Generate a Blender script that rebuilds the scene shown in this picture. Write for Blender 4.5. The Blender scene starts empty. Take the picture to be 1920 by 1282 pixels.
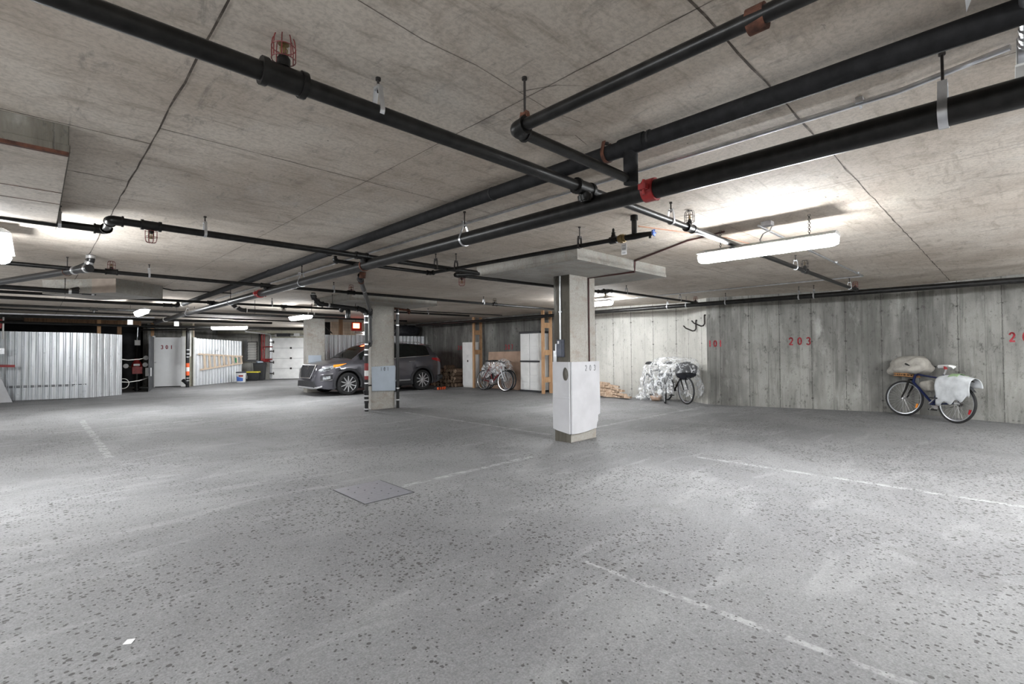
import bpy, bmesh, math, random
from mathutils import Vector, Matrix
R = random.Random(7)
C = bpy.context.scene.collection
pi = math.pi
H = 2.53                      # ceiling height
# ---------------------------------------------------------------- camera (level survey: x along one wall grid, y along the other)
F = 917.1; PIT, ROL, YAW = [math.radians(a) for a in (1.0768, -0.4801, 45.6007)]
CW = Vector((math.cos(YAW)*math.cos(PIT), math.sin(YAW)*math.cos(PIT), math.sin(PIT)))
_r0 = Vector((math.sin(YAW), -math.cos(YAW), 0)); _u0 = _r0.cross(CW)
CR = math.cos(ROL)*_r0 + math.sin(ROL)*_u0
CU = -math.sin(ROL)*_r0 + math.cos(ROL)*_u0
CP = Vector((0, 0, 1.3))
cd = bpy.data.cameras.new('camera'); cam = bpy.data.objects.new('camera', cd); C.objects.link(cam)
cd.sensor_width = 36; cd.lens = F/1920*36; cd.clip_start = .02; cd.clip_end = 200
cam.matrix_world = Matrix(((CR.x, CU.x, -CW.x, 0), (CR.y, CU.y, -CW.y, 0), (CR.z, CU.z, -CW.z, CP.z), (0, 0, 0, 1)))
bpy.context.scene.camera = cam
def V(*a): return Vector(a)
def at(x, y, z=0.0):          # the surveyed point at height z seen along a sight line
    d = CW + (x-960)/F*CR - (y-641)/F*CU
    return CP + d*((z-1.3)/d.z)

# ---------------------------------------------------------------- mesh builder
LOCAL = set()                 # things whose parts are written in the thing's own axes
class MB:
    def __init__(s): s.v = []; s.f = []; s.m = []
    def add(s, vs, fs, m=0):
        o = len(s.v); s.v += [tuple(p) for p in vs]
        for f in fs: s.f.append([i+o for i in f]); s.m.append(m)
        return s
    def box(s, c, d, rz=0, m=0):
        x, y, z = d[0]/2, d[1]/2, d[2]/2; k, n = math.cos(rz), math.sin(rz)
        vs = [(c[0]+k*a*x-n*b*y, c[1]+n*a*x+k*b*y, c[2]+e*z) for e in (-1, 1) for a, b in ((-1, -1), (1, -1), (1, 1), (-1, 1))]
        return s.add(vs, [(3, 2, 1, 0), (4, 5, 6, 7), (0, 1, 5, 4), (1, 2, 6, 5), (2, 3, 7, 6), (3, 0, 4, 7)], m)
    def span(s, a, b, m=0):   # box from corner to corner
        return s.box([(a[i]+b[i])/2 for i in range(3)], [abs(b[i]-a[i]) for i in range(3)], 0, m)
    def bar(s, p, q, w, h, m=0, up=(0, 0, 1)):
        p, q = Vector(p), Vector(q); d = (q-p).normalized(); u = Vector(up)
        if abs(d.dot(u)) > .98: u = V(1, 0, 0)
        a = d.cross(u).normalized()*w/2; b = a.cross(d).normalized()*h/2
        vs = [e+i*a+j*b for e in (p, q) for i, j in ((-1, -1), (1, -1), (1, 1), (-1, 1))]
        return s.add(vs, [(0, 1, 2, 3), (7, 6, 5, 4), (4, 5, 1, 0), (5, 6, 2, 1), (6, 7, 3, 2), (7, 4, 0, 3)], m)
    def tube(s, pts, r, n=10, m=0, closed=False, cap=True):
        P = [Vector(p) for p in pts]; L = len(P); rs = r if isinstance(r, (list, tuple)) else [r]*L
        T = []
        for i in range(L):
            a = P[i-1] if (i or closed) else P[i]; b = P[(i+1) % L] if (i < L-1 or closed) else P[i]
            T.append((b-a).normalized())
        u = V(0, 0, 1) if abs(T[0].z) < .9 else V(1, 0, 0)
        u = (u-T[0]*u.dot(T[0])).normalized(); vs = []
        for i in range(L):
            u = u-T[i]*u.dot(T[i]); u.normalize(); w = T[i].cross(u)
            k = 1.0
            if 0 < i < L-1 and not closed:
                c = (P[i]-P[i-1]).normalized().dot((P[i+1]-P[i]).normalized()); k = min(1.5, 1/max(.6, math.sqrt(max(0, (1+c)/2))))
            for j in range(n):
                t = 2*pi*j/n; vs.append(P[i]+rs[i]*k*(math.cos(t)*u+math.sin(t)*w))
        fs = []
        for i in range(L if closed else L-1):
            for j in range(n):
                a, b = i*n, ((i+1) % L)*n; fs.append((a+j, a+(j+1) % n, b+(j+1) % n, b+j))
        if cap and not closed: fs += [tuple(range(n))[::-1], tuple((L-1)*n+j for j in range(n))]
        return s.add(vs, fs, m)
    def lathe(s, prof, o, ax=(0, 0, 1), n=16, m=0):
        o, ax = Vector(o), Vector(ax).normalized(); u = V(1, 0, 0) if abs(ax.x) < .9 else V(0, 1, 0)
        u = (u-ax*u.dot(ax)).normalized(); w = ax.cross(u); vs = []
        for r, z in prof:
            for j in range(n): t = 2*pi*j/n; vs.append(o+ax*z+max(r, 1e-4)*(math.cos(t)*u+math.sin(t)*w))
        fs = [(i*n+j, i*n+(j+1) % n, (i+1)*n+(j+1) % n, (i+1)*n+j) for i in range(len(prof)-1) for j in range(n)]
        fs += [tuple(range(n))[::-1], tuple((len(prof)-1)*n+j for j in range(n))]
        return s.add(vs, fs, m)
    def ring(s, c, rad, r, ax, n=20, k=6, m=0, a0=0, a1=2*pi):
        ax = Vector(ax).normalized(); u = V(1, 0, 0) if abs(ax.x) < .9 else V(0, 1, 0)
        u = (u-ax*u.dot(ax)).normalized(); w = ax.cross(u); full = a1-a0 > 6.28
        pts = [Vector(c)+rad*(math.cos(a0+(a1-a0)*i/n)*u+math.sin(a0+(a1-a0)*i/n)*w) for i in range(n if full else n+1)]
        return s.tube(pts, r, k, m, closed=full)
    def prism(s, poly, ext, m=0):    # 3d polygon pushed along a vector
        P = [Vector(p) for p in poly]; e = Vector(ext); n = len(P)
        return s.add(P+[p+e for p in P], [tuple(range(n))[::-1], tuple(range(n, 2*n))]+[(i, (i+1) % n, n+(i+1) % n, n+i) for i in range(n)], m)
    def grid(s, fn, nu, nv, m=0):
        vs = [fn(i/nu, j/nv) for i in range(nu+1) for j in range(nv+1)]
        return s.add(vs, [(i*(nv+1)+j, (i+1)*(nv+1)+j, (i+1)*(nv+1)+j+1, i*(nv+1)+j+1) for i in range(nu) for j in range(nv)], m)
    def xf(s, M): s.v = [tuple(M @ Vector(p)) for p in s.v]; return s
    def build(s, name, mats, parent=None, sm=35, bevel=0, keep=False, solid=0):
        me = bpy.data.meshes.new(name); vs = s.v; loc = V(0, 0, 0)
        if parent is None and not keep:
            lo = [min(p[i] for p in vs) for i in range(3)]; hi = [max(p[i] for p in vs) for i in range(3)]
            loc = V((lo[0]+hi[0])/2, (lo[1]+hi[1])/2, lo[2]); vs = [(p[0]-loc.x, p[1]-loc.y, p[2]-loc.z) for p in vs]
        me.from_pydata(vs, [], s.f)
        for mt in (mats if isinstance(mats, (list, tuple)) else [mats]): me.materials.append(mt)
        me.polygons.foreach_set('material_index', s.m)
        bm = bmesh.new(); bm.from_mesh(me); bmesh.ops.recalc_face_normals(bm, faces=bm.faces); bm.to_mesh(me); bm.free()
        if sm:
            me.polygons.foreach_set('use_smooth', [True]*len(me.polygons)); me.set_sharp_from_angle(angle=math.radians(sm))
        o = bpy.data.objects.new(name, me); C.objects.link(o); o.location = loc
        if parent is not None:
            o.parent = parent
            top = parent if parent.parent is None else parent.parent
            if top.name not in LOCAL:
                w = parent.matrix_basis.copy()
                if parent.parent is not None: w = top.matrix_basis @ parent.matrix_parent_inverse @ w
                o.matrix_parent_inverse = w.inverted()
        if bevel:
            b = o.modifiers.new('bevel', 'BEVEL'); b.width = bevel; b.segments = 2; b.limit_method = 'ANGLE'
        if solid:
            b = o.modifiers.new('solid', 'SOLIDIFY'); b.thickness = solid
        return o
def tag(o, label, cat, group=None, kind=None):
    o['label'] = label; o['category'] = cat
    if group: o['group'] = group
    if kind: o['kind'] = kind
    return o
def thing(name, label, cat, loc=(0, 0, 0), group=None, rz=0):
    o = bpy.data.objects.new(name, None); C.objects.link(o); o.location = loc; o.rotation_euler = (0, 0, rz); o.empty_display_size = .1
    o.matrix_basis = Matrix.Translation(Vector(loc)) @ Matrix.Rotation(rz, 4, 'Z')
    return tag(o, label, cat, group)
def struct(o, label=None):
    o['kind'] = 'structure'
    if label: o['label'] = label
    return o
def sub(o, label): o['label'] = label; return o

# ---------------------------------------------------------------- materials
class NT:
    def __init__(s, name):
        s.mat = bpy.data.materials.new(name); s.mat.use_nodes = True; s.t = s.mat.node_tree; s.t.nodes.clear()
        s.out = s.n('ShaderNodeOutputMaterial'); s.b = s.n('ShaderNodeBsdfPrincipled'); s.l(s.b.outputs[0], s.out.inputs[0])
    def n(s, k, **a):
        x = s.t.nodes.new(k)
        for q, v in a.items(): setattr(x, q, v)
        return x
    def l(s, a, b): s.t.links.new(a, b)
    def put(s, sock, v):
        if hasattr(v, 'links'): s.l(v, sock)
        else: sock.default_value = v
    def obj(s): return s.n('ShaderNodeTexCoord').outputs['Object']
    def pos(s): return s.n('ShaderNodeNewGeometry').outputs['Position']
    def map(s, vec, sc=(1, 1, 1), rot=(0, 0, 0), loc=(0, 0, 0)):
        m = s.n('ShaderNodeMapping'); m.inputs['Scale'].default_value = sc; m.inputs['Rotation'].default_value = rot; m.inputs['Location'].default_value = loc
        s.l(vec, m.inputs[0]); return m.outputs[0]
    def noise(s, vec, sc, det=4, rough=.55, dist=0):
        x = s.n('ShaderNodeTexNoise'); s.l(vec, x.inputs['Vector']); x.inputs['Scale'].default_value = sc; x.inputs['Detail'].default_value = det
        x.inputs['Roughness'].default_value = rough; x.inputs['Distortion'].default_value = dist; return x.outputs[0]
    def voro(s, vec, sc, feat='F1', out='Distance', rnd=1):
        x = s.n('ShaderNodeTexVoronoi', feature=feat); s.l(vec, x.inputs['Vector']); x.inputs['Scale'].default_value = sc
        x.inputs['Randomness'].default_value = rnd; return x.outputs[out]
    def rng(s, v, a, b, c=0., d=1.):
        x = s.n('ShaderNodeMapRange'); x.interpolation_type = 'SMOOTHSTEP'; s.l(v, x.inputs[0])
        for i, q in enumerate((a, b, c, d)): x.inputs[1+i].default_value = q
        return x.outputs[0]
    def math(s, op, a, b=0., c=None):
        x = s.n('ShaderNodeMath', operation=op); s.put(x.inputs[0], a); s.put(x.inputs[1], b)
        if c is not None: s.put(x.inputs[2], c)
        return x.outputs[0]
    def mix(s, f, a, b, mode='MIX'):
        x = s.n('ShaderNodeMix', data_type='RGBA', blend_type=mode); s.put(x.inputs[0], f)
        for i, v in ((6, a), (7, b)):
            if hasattr(v, 'links'): s.l(v, x.inputs[i])
            else: x.inputs[i].default_value = (*v, 1) if len(v) == 3 else v
        return x.outputs[2]
    def xyz(s, v): x = s.n('ShaderNodeSeparateXYZ'); s.l(v, x.inputs[0]); return x.outputs
    def bump(s, h, st=.3, d=.01):
        x = s.n('ShaderNodeBump'); x.inputs['Strength'].default_value = st; x.inputs['Distance'].default_value = d; s.l(h, x.inputs['Height'])
        s.l(x.outputs[0], s.b.inputs['Normal']); return x
    def done(s, col=None, rough=.8, metal=0., **k):
        if col is not None: s.put(s.b.inputs['Base Color'], col if hasattr(col, 'links') else (*col, 1))
        s.put(s.b.inputs['Roughness'], rough); s.put(s.b.inputs['Metallic'], metal)
        for q, v in k.items(): s.put(s.b.inputs[q.replace('_', ' ')], v)
        return s.mat
def simple(name, c, rough=.6, metal=0., var=.18, sc=9, bump=0, **k):
    t = NT(name); v = t.obj(); f = t.noise(v, sc, 5)
    col = t.mix(t.rng(f, .3, .7), tuple(x*(1-var) for x in c), tuple(min(1, x*(1+var)) for x in c))
    if bump: t.bump(t.noise(v, sc*6, 3), bump, .004)
    return t.done(col, rough, metal, **k)
def emit(name, c, st):
    t = NT(name); return t.done((.9, .9, .9), .4, 0, Emission_Color=(*c, 1), Emission_Strength=st)

def m_floor():
    t = NT('floor_concrete'); p = t.pos(); x, y, z = t.xyz(p)
    big = t.noise(p, .55, 5, .6, .6); mid = t.noise(p, 3.2, 5, .6, .8); fine = t.noise(p, 95, 3, .7); grit = t.noise(p, 34, 4, .7)
    col = t.mix(t.rng(big, .33, .68), (.128, .128, .132), (.205, .205, .209))
    sw = t.noise(t.map(p, (.5, 1.9, 1), (0, 0, .5)), 1.6, 4, .55, 1.2)
    col = t.mix(t.rng(sw, .52, .72, 0, .55), col, (.28, .28, .285))
    col = t.mix(t.rng(mid, .5, .75, 0, .45), col, (.12, .118, .115))
    col = t.mix(t.rng(grit, .40, .60), t.mix(.06, col, (.6, .6, .6)), t.mix(.08, col, (.06, .06, .06)))
    col = t.mix(t.rng(fine, .38, .62), t.mix(.08, col, (.7, .7, .7)), t.mix(.12, col, (.03, .03, .03)))
    # painted stall lines, worn
    def line(c, a, w, lo, hi, other):
        d = t.math('ABSOLUTE', t.math('SUBTRACT', c, a)); wob = t.math('MULTIPLY', t.math('SUBTRACT', mid, .5), .06)
        k = t.rng(t.math('ADD', d, wob), w, w*.55)
        k = t.math('MULTIPLY', k, t.math('GREATER_THAN', other, lo)); return t.math('MULTIPLY', k, t.math('LESS_THAN', other, hi))
    wear = t.rng(t.math('ADD', t.noise(p, 7, 6, .7), t.math('MULTIPLY', t.noise(p, 60, 2), .25)), .52, .72)
    ks = [line(x, 5.77, .045, -3, 2.7, y), line(x, 5.75, .06, 5.0, 9.3, y), line(y, 4.16, .05, 2.4, 4.4, x), line(x, 2.44, .028, -1, 1.9, y),
          line(y, 4.95, .06, 6.6, 11, x), line(y, 13.2, .06, 5.5, 9.3, x), line(x, .7, .06, 8, 13, y), line(y, 11.2, .05, .2, 2.4, x)]
    k = ks[0]
    for q in ks[1:]: k = t.math('MAXIMUM', k, q)
    col = t.mix(t.math('MULTIPLY', t.math('MULTIPLY', k, wear), .32), col, (.62, .62, .62))
    # pits, thickest near the drain aisle
    dens = t.rng(t.noise(p, .8, 4, .65, .7), .30, .64, .38, 1.0); wob = t.math('MULTIPLY', t.math('SUBTRACT', grit, .5), .22); pit = None
    for sc_, big_, lo_ in ((24, .40, .0), (46, .46, .1)):
        vo = t.math('ADD', t.voro(p, sc_), wob); cs = t.xyz(t.voro(p, sc_, out='Color'))[0]
        lim = t.math('MULTIPLY', t.math('MULTIPLY', t.math('POWER', cs, 1.7), big_), t.math('ADD', dens, lo_)); q = t.rng(t.math('SUBTRACT', vo, lim), .045, -.03)
        pit = q if pit is None else t.math('MAXIMUM', pit, q)
    col = t.mix(t.math('MULTIPLY', pit, .85), col, (.035, .033, .03))
    h = t.math('SUBTRACT', t.math('ADD', t.math('MULTIPLY', grit, .5), t.math('MULTIPLY', fine, .3)), t.math('MULTIPLY', pit, 1.2))
    t.bump(h, .55, .010)
    return t.done(col, .72)
def m_ceil(name='ceiling_concrete', a=(.48, .412, .342), b=(.67, .61, .535), up=True):
    t = NT(name); p = t.pos()
    big = t.noise(p, .7, 5, .62, .5); st = t.noise(t.map(p, (1.2, 7, 3)), 2.2, 5, .65, .4); fine = t.noise(p, 45, 3, .65)
    col = t.mix(t.rng(big, .32, .7), a, b)
    col = t.mix(t.rng(st, .50, .72, 0, .55), col, (.30, .245, .19)); br = t.noise(p, 3.4, 6, .72, .8); col = t.mix(t.rng(br, .50, .68, 0, .45), col, (.30, .245, .19)); bz = t.noise(t.map(p, (4, 1.3, 1), loc=(2, 9, 0)), 2.6, 6, .75, .5); col = t.mix(t.rng(bz, .55, .70, 0, .55), col, (.20, .175, .155))
    w = t.noise(p, 2.1, 4, .6, 1.5); col = t.mix(t.rng(w, .56, .75, 0, .45), col, (.60, .57, .525))
    dk = t.noise(t.map(p, (3, 11, 6)), 2.6, 3, .5, .3); col = t.mix(t.rng(dk, .73, .79, 0, .75), col, (.10, .09, .08))
    vo = t.voro(p, 9); cs = t.xyz(t.voro(p, 9, out='Color'))[1]
    col = t.mix(t.math('MULTIPLY', t.rng(vo, .07, .03), t.math('GREATER_THAN', cs, .72)), col, (.09, .08, .07))
    col = t.mix(t.rng(fine, .4, .65, 0, .26), col, (.2, .17, .14)); gr = t.noise(t.map(p, (22, 60, 30)), 2.2, 3, .7); col = t.mix(t.rng(gr, .5, .72, 0, .3), col, (.22, .19, .16))
    t.bump(t.math('ADD', t.math('MULTIPLY', st, .6), t.math('MULTIPLY', fine, .3)), .25, .006)
    return t.done(col, .85)
def m_seam():
    t = NT('board_seam'); p = t.pos(); f = t.noise(p, 8, 5, .7)
    return t.done(t.mix(t.rng(f, .45, .68), (.075, .06, .048), (.20, .17, .14)), .95)
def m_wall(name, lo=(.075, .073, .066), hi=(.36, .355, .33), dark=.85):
    t = NT(name); p = t.obj(); x, y, z = t.xyz(p)
    big = t.noise(p, .8, 5, .6, .4); str_ = t.noise(t.map(p, (5.5, 5.5, .35)), 1.6, 6, .68, .3); str2 = t.noise(t.map(p, (26, 26, .8)), 1.4, 4, .7)
    col = t.mix(t.rng(big, .3, .68), tuple(a*.5+b*.5 for a, b in zip(lo, hi)), hi)
    col = t.mix(t.rng(str_, .47, .70, 0, dark*.7), col, lo)
    col = t.mix(t.rng(str2, .55, .75, 0, .28), col, tuple(a*.8 for a in lo))
    bl = t.noise(t.map(p, (4.2, 4.2, 2.6)), 1.6, 7, .78); col = t.mix(t.rng(bl, .53, .68, 0, dark), col, (.055, .053, .048))
    bl2 = t.noise(t.map(p, (7, 7, 4)), 2, 5, .8); col = t.mix(t.rng(bl2, .56, .68, 0, .6), col, (.05, .05, .045))
    zn = t.noise(t.map(p, (1.3, 1.3, .25), loc=(5, 2, 3)), 1.0, 4, .65); col = t.mix(t.rng(zn, .44, .62, 0, dark*.7), col, tuple(a*.9 for a in lo)); lt = t.noise(t.map(p, (2.5, 2.5, .8), loc=(3, 1, 7)), 1.1, 5, .7); col = t.mix(t.rng(lt, .58, .75, 0, .5), col, (.56, .56, .53))
    # form-board joints
    fx = t.math('ADD', x, t.math('MULTIPLY', t.noise(t.map(p, (1, 1, 4)), 6, 3), .018))
    j1 = t.math('ABSOLUTE', t.math('SUBTRACT', t.math('FRACT', t.math('DIVIDE', fx, .61)), .5)); k1 = t.rng(j1, .016, .005)
    j2 = t.math('ABSOLUTE', t.math('SUBTRACT', t.math('FRACT', t.math('ADD', t.math('DIVIDE', fx, .61), .37)), .5)); k2 = t.math('MULTIPLY', t.rng(j2, .011, .003), .55)
    k = t.math('MULTIPLY', t.math('MAXIMUM', k1, k2), t.rng(t.noise(p, 9, 4, .7), .30, .52)); col = t.mix(t.math('MULTIPLY', k, .8), col, (.055, .052, .047))
    hz = t.math('ABSOLUTE', t.math('SUBTRACT', t.math('FRACT', t.math('ADD', t.math('DIVIDE', z, .61), .12)), .5))
    tie = t.math('MULTIPLY', t.rng(hz, .035, .012), t.rng(j1, .05, .02)); tie = t.math('MULTIPLY', tie, t.rng(t.noise(p, 14, 3), .42, .55))
    col = t.mix(tie, col, (.045, .043, .04))
    fine = t.noise(p, 70, 3, .7); col = t.mix(t.rng(fine, .4, .65, 0, .22), col, (.12, .12, .11))
    t.bump(t.math('SUBTRACT', t.math('ADD', t.math('MULTIPLY', bl, .4), t.math('MULTIPLY', fine, .3)), k), .35, .008)
    return t.done(col, .88)
def m_galv():
    t = NT('galvanised_sheet'); p = t.obj()
    st = t.noise(t.map(p, (11, 11, .35)), 1.5, 5, .7); sp = t.noise(p, 7, 5, .7)
    col = t.mix(t.rng(st, .3, .7), (.55, .57, .59), (.95, .97, 1.0)); col = t.mix(t.rng(sp, .58, .74, 0, .5), col, (.33, .34, .35))
    t.bump(sp, .02, .004)
    return t.done(col, t.rng(sp, .3, .7, .28, .42), .62)
def m_wood(name, a, b, sc=1.0):
    t = NT(name); p = t.obj(); g = t.noise(t.map(p, (14*sc, 14*sc, 1.2*sc)), 2.2, 5, .6, .8); q = t.noise(p, 3, 4)
    col = t.mix(t.rng(g, .35, .65), a, b); col = t.mix(t.rng(q, .55, .75, 0, .4), col, tuple(v*.55 for v in a))
    t.bump(g, .2, .004); return t.done(col, .75)
def m_clear():
    t = NT('clear_plastic_sheet'); p = t.obj(); w = t.noise(p, 6.5, 5, .62, 1.6); t.bump(t.noise(p, 9, 3, .6, 1.0), .8, .04)
    t.done((.93, .95, .97), .16); tr = t.n('ShaderNodeBsdfTransparent'); mx = t.n('ShaderNodeMixShader')
    t.l(t.rng(w, .46, .62, .10, .62), mx.inputs[0]); t.l(tr.outputs[0], mx.inputs[1]); t.l(t.b.outputs[0], mx.inputs[2]); t.l(mx.outputs[0], t.out.inputs[0]); return t.mat
M = dict(
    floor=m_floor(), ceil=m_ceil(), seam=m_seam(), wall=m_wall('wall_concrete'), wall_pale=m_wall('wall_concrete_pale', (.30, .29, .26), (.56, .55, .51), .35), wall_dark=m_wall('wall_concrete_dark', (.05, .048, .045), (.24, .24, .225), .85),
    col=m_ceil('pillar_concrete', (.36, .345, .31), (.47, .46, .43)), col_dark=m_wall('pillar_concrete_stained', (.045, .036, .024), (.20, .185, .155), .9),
    panel=m_ceil('drop_panel_concrete', (.27, .262, .238), (.45, .44, .41)),
    black=simple('black_iron', (.010, .0095, .009), .36, .0, .5, 14, .1, Specular_IOR_Level=.28), insul=simple('dark_wrapped_pipe', (.013, .013, .014), .7, 0, .3, 20, Specular_IOR_Level=.2), abs=simple('black_plastic_pipe', (.012, .012, .013), .32, 0, .3, 10),
    galv=m_galv(), zinc=simple('zinc_steel', (.62, .63, .65), .32, .9, .15, 12), steel=simple('stainless_band', (.75, .75, .76), .28, .9, .1, 20),
    rod=simple('dark_rod', (.035, .03, .028), .6, .3, .4, 30), rust=simple('rusty_iron', (.085, .032, .018), .85, .1, .5, 24, .3), red=simple('red_paint', (.27, .018, .018), .45, 0, .25, 10), cagered=simple('dull_red_wire', (.14, .018, .016), .5, 0, .3, 20), darkred=simple('dark_red_wire', (.045, .010, .009), .5, 0, .3, 20),
    white=simple('white_paint', (.78, .78, .77), .5, 0, .06, 4), foam=simple('white_foam_board', (.56, .56, .58), .75, 0, .07, 3, .15), bluefoam=simple('pale_blue_foam_board', (.43, .49, .56), .75, 0, .05, 3, .1),
    stud=m_wood('stud_wood', (.40, .22, .11), (.54, .34, .19)), stud_dark=m_wood('dark_stud_wood', (.13, .07, .035), (.22, .13, .07)), bark=m_wood('log_bark', (.07, .045, .03), (.17, .11, .07), .6), split=m_wood('split_wood', (.28, .19, .13), (.50, .38, .28), .7), ladder=m_wood('ladder_wood', (.60, .46, .34), (.75, .62, .49)),
    plastic=simple('white_plastic', (.74, .74, .73), .45, 0, .05, 3), cream=simple('cream_metal', (.66, .65, .62), .5, 0, .05, 3), charcoal=simple('charcoal_plastic', (.03, .031, .034), .5, 0, .2, 6), rubber=simple('rubber', (.014, .014, .015), .75, 0, .3, 20),
    paint=None, chrome=simple('chrome', (.86, .86, .88), .12, 1., .04, 5), alloy=simple('alloy', (.66, .66, .68), .3, .8, .08, 8), glass=simple('dark_glass', (.006, .008, .008), .04, 0, .1, 2), clad=simple('black_cladding', (.022, .022, .025), .6, 0, .15, 12),
    amber=simple('amber_lens', (.85, .28, .03), .2, 0, .1, 6), redlens=simple('red_lens', (.35, .015, .02), .18, 0, .2, 6), lens=simple('clear_lens', (.42, .44, .46), .08, .5, .5, 22),
    clear=m_clear(), cloth=simple('beige_cloth', (.36, .34, .305), .9, 0, .2, 7, .4), bag=simple('pale_grey_bag', (.60, .62, .64), .6, 0, .15, 8, .4), green=simple('green_bag', (.30, .44, .24), .6, 0, .15, 8, .3), wicker=m_wood('wicker', (.28, .13, .05), (.45, .24, .10), 2.5),
    navy=simple('navy_frame', (.012, .020, .075), .25, .1, .2, 10), maroon=simple('maroon_frame', (.16, .015, .02), .3, .1, .2, 10), grey=simple('grey_frame', (.42, .43, .45), .3, .5, .1, 10), bluegrey=simple('blue_grey_metal', (.075, .082, .105), .45, .4, .15, 8),
    orange=simple('orange_plastic', (.85, .13, .035), .5, 0, .12, 8), yellow=simple('yellow_plastic', (.70, .58, .05), .5, 0, .1, 6), blue=simple('blue_label', (.06, .15, .50), .5, 0, .1, 8), brass=simple('brass', (.20, .14, .06), .5, .6, .2, 20), cardboard=simple('brown_board', (.40, .28, .21), .9, 0, .12, 4),
    dark=simple('near_black', (.02, .02, .022), .9, 0, .3, 4), ink=simple('red_stencil_paint', (.33, .035, .045), .8, 0, .35, 30), pencil=simple('grey_marker', (.16, .16, .17), .8, 0, .2, 30), greyline=simple('grey_print', (.45, .45, .46), .8, 0, .1, 30), paper=simple('white_paper', (.80, .80, .80), .8, 0, .05, 5),
    beam=m_ceil('beige_beam', (.44, .43, .34), (.54, .53, .43)), doorw=simple('white_door', (.84, .85, .86), .5, 0, .04, 2), tube=emit('lit_diffuser', (.955, .98, 1.), 44), exit=emit('lit_exit', (1., .09, .03), 7), exitm=simple('exit_red', (.30, .02, .015), .5), lampw=emit('emergency_lamp', (1, 1, 1), 14), copper=simple('copper', (.62, .36, .26), .35, .8, .1, 20),
    black_bag=simple('black_bag', (.014, .015, .02), .6, 0, .4, 12, .4), iron_dark=simple('dark_metal_plate', (.03, .03, .032), .6, .3))
def carpaint():
    t = NT('grey_car_paint'); f = t.noise(t.obj(), 900, 2); return t.done(t.mix(t.rng(f, .4, .6), (.085, .083, .096), (.125, .122, .14)), .28, .6, Coat_Weight=.8, Coat_Roughness=.06)
M['paint'] = carpaint()

# ---------------------------------------------------------------- painted / written characters as ribbons
def arc(cx, cy, rx, ry, a, b, n=10): return [(cx+rx*math.cos(math.radians(a+(b-a)*i/n)), cy+ry*math.sin(math.radians(a+(b-a)*i/n))) for i in range(n+1)]
GL = {'0': [arc(.3, .5, .24, .44, 100, 260), arc(.3, .5, .24, .44, -80, 80)], '1': [[(.3, .04), (.3, .96)]],
      '2': [arc(.3, .70, .23, .25, 165, -25)+[(.30, .30), (.08, .08)], [(.10, .05), (.54, .05)]],
      '3': [arc(.28, .72, .23, .23, 150, -75), arc(.28, .27, .25, .24, 75, -150)], '7': [[(.07, .94), (.53, .94)], [(.52, .90), (.24, .04)]],
      '5': [[(.5, .95), (.12, .95), (.1, .55)], arc(.28, .33, .24, .28, 110, -150)]}
def marks(text, o, u, h, pitch, wd, mat, parent, name='painted_number', lift=.004, up=(0, 0, 1), split=False):
    o, u, v = Vector(o), Vector(u).normalized(), Vector(up); n = u.cross(v).normalized(); b = MB()
    for i, ch in enumerate(text):
        if split and i: b = MB()
        for line in GL.get(ch, []):
            P = [o+u*(i*pitch+p[0]*h*.78)+v*(p[1]*h)+n*lift for p in line]
            for p, q in zip(P, P[1:]):
                d = (q-p).normalized(); a = d.cross(n)*wd/2; e = d*wd*.25
                b.prism([p-a-e, p+a-e, q+a+e, q-a+e], -n*.003)
        if split: b.build('handwritten_digit', mat, parent, sm=0)
    if split: return
    return b.build(name, mat, parent, sm=0)
# ---------------------------------------------------------------- the shell
b = MB(); b.box((5, 12, -.1), (24, 42, .2)); struct(b.build('floor', M['floor'], sm=0, keep=True))
b = MB(); b.box((5, 12, H+.1), (24, 42, .2))
def seam(x0, y0, x1, y1, w=.007):
    d = V(x1-x0, y1-y0, 0).normalized(); n = V(-d.y, d.x, 0)*w/2; L = math.hypot(x1-x0, y1-y0); k = max(2, int(L/.16)); pr = None
    for i in range(k+1):
        p = V(x0, y0, 0)+d*L*i/k+n*R.uniform(-.9, .9); q = n*R.uniform(.5, 1.15)
        a, c = p+q, p-q
        if pr: b.add([(pr[0].x, pr[0].y, H-.0012), (a.x, a.y, H-.0012), (c.x, c.y, H-.0012), (pr[1].x, pr[1].y, H-.0012)], [(0, 1, 2, 3)], 1)
        pr = (a, c)
for x, w in ((.48, .016), (1.70, .008), (4.26, .009), (4.33, .006), (5.48, .006), (6.7, .006), (7.92, .007), (9.14, .006), (10.36, .009), (10.55, .012)): seam(x, -3, x, 25, w*.62)
for x in (-.74, -1.96, 2.92): seam(x, -3, x, 20, .006)
for y, x0, x1, w in ((.77, 1.6, 12, .011), (3.22, .48, 2.9, .007), (3.22, 4.3, 12, .006), (4.37, .1, .48, .008), (5.3, -2, .48, .009), (5.66, .48, 11, .006), (8.1, .48, 11, .006), (10.5, .5, 11, .006), (13, .5, 11, .007), (15.4, .5, 11, .007), (.3, -2, .48, .006), (3.5, -2, .48, .009), (1.95, 4.3, 6, .005)): seam(x0, y, x1, y, w)
def crack(pts, w=.004):
    for p, q in zip(pts, pts[1:]): seam(*p, *q, w)
crack([(.8, 1.57), (1.1, 1.60), (1.35, 1.585), (1.64, 1.61), (1.9, 1.63), (2.1, 1.60)]); crack([(1.64, 1.61), (1.72, 1.45), (1.9, 1.3)]); crack([(2.05, 1.85), (2.2, 1.72), (2.35, 1.75)]); crack([(.48, 3.9), (.7, 3.85), (.85, 3.9)], .003)
struct(b.build('ceiling', [M['ceil'], M['seam']], sm=0, keep=True))

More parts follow.
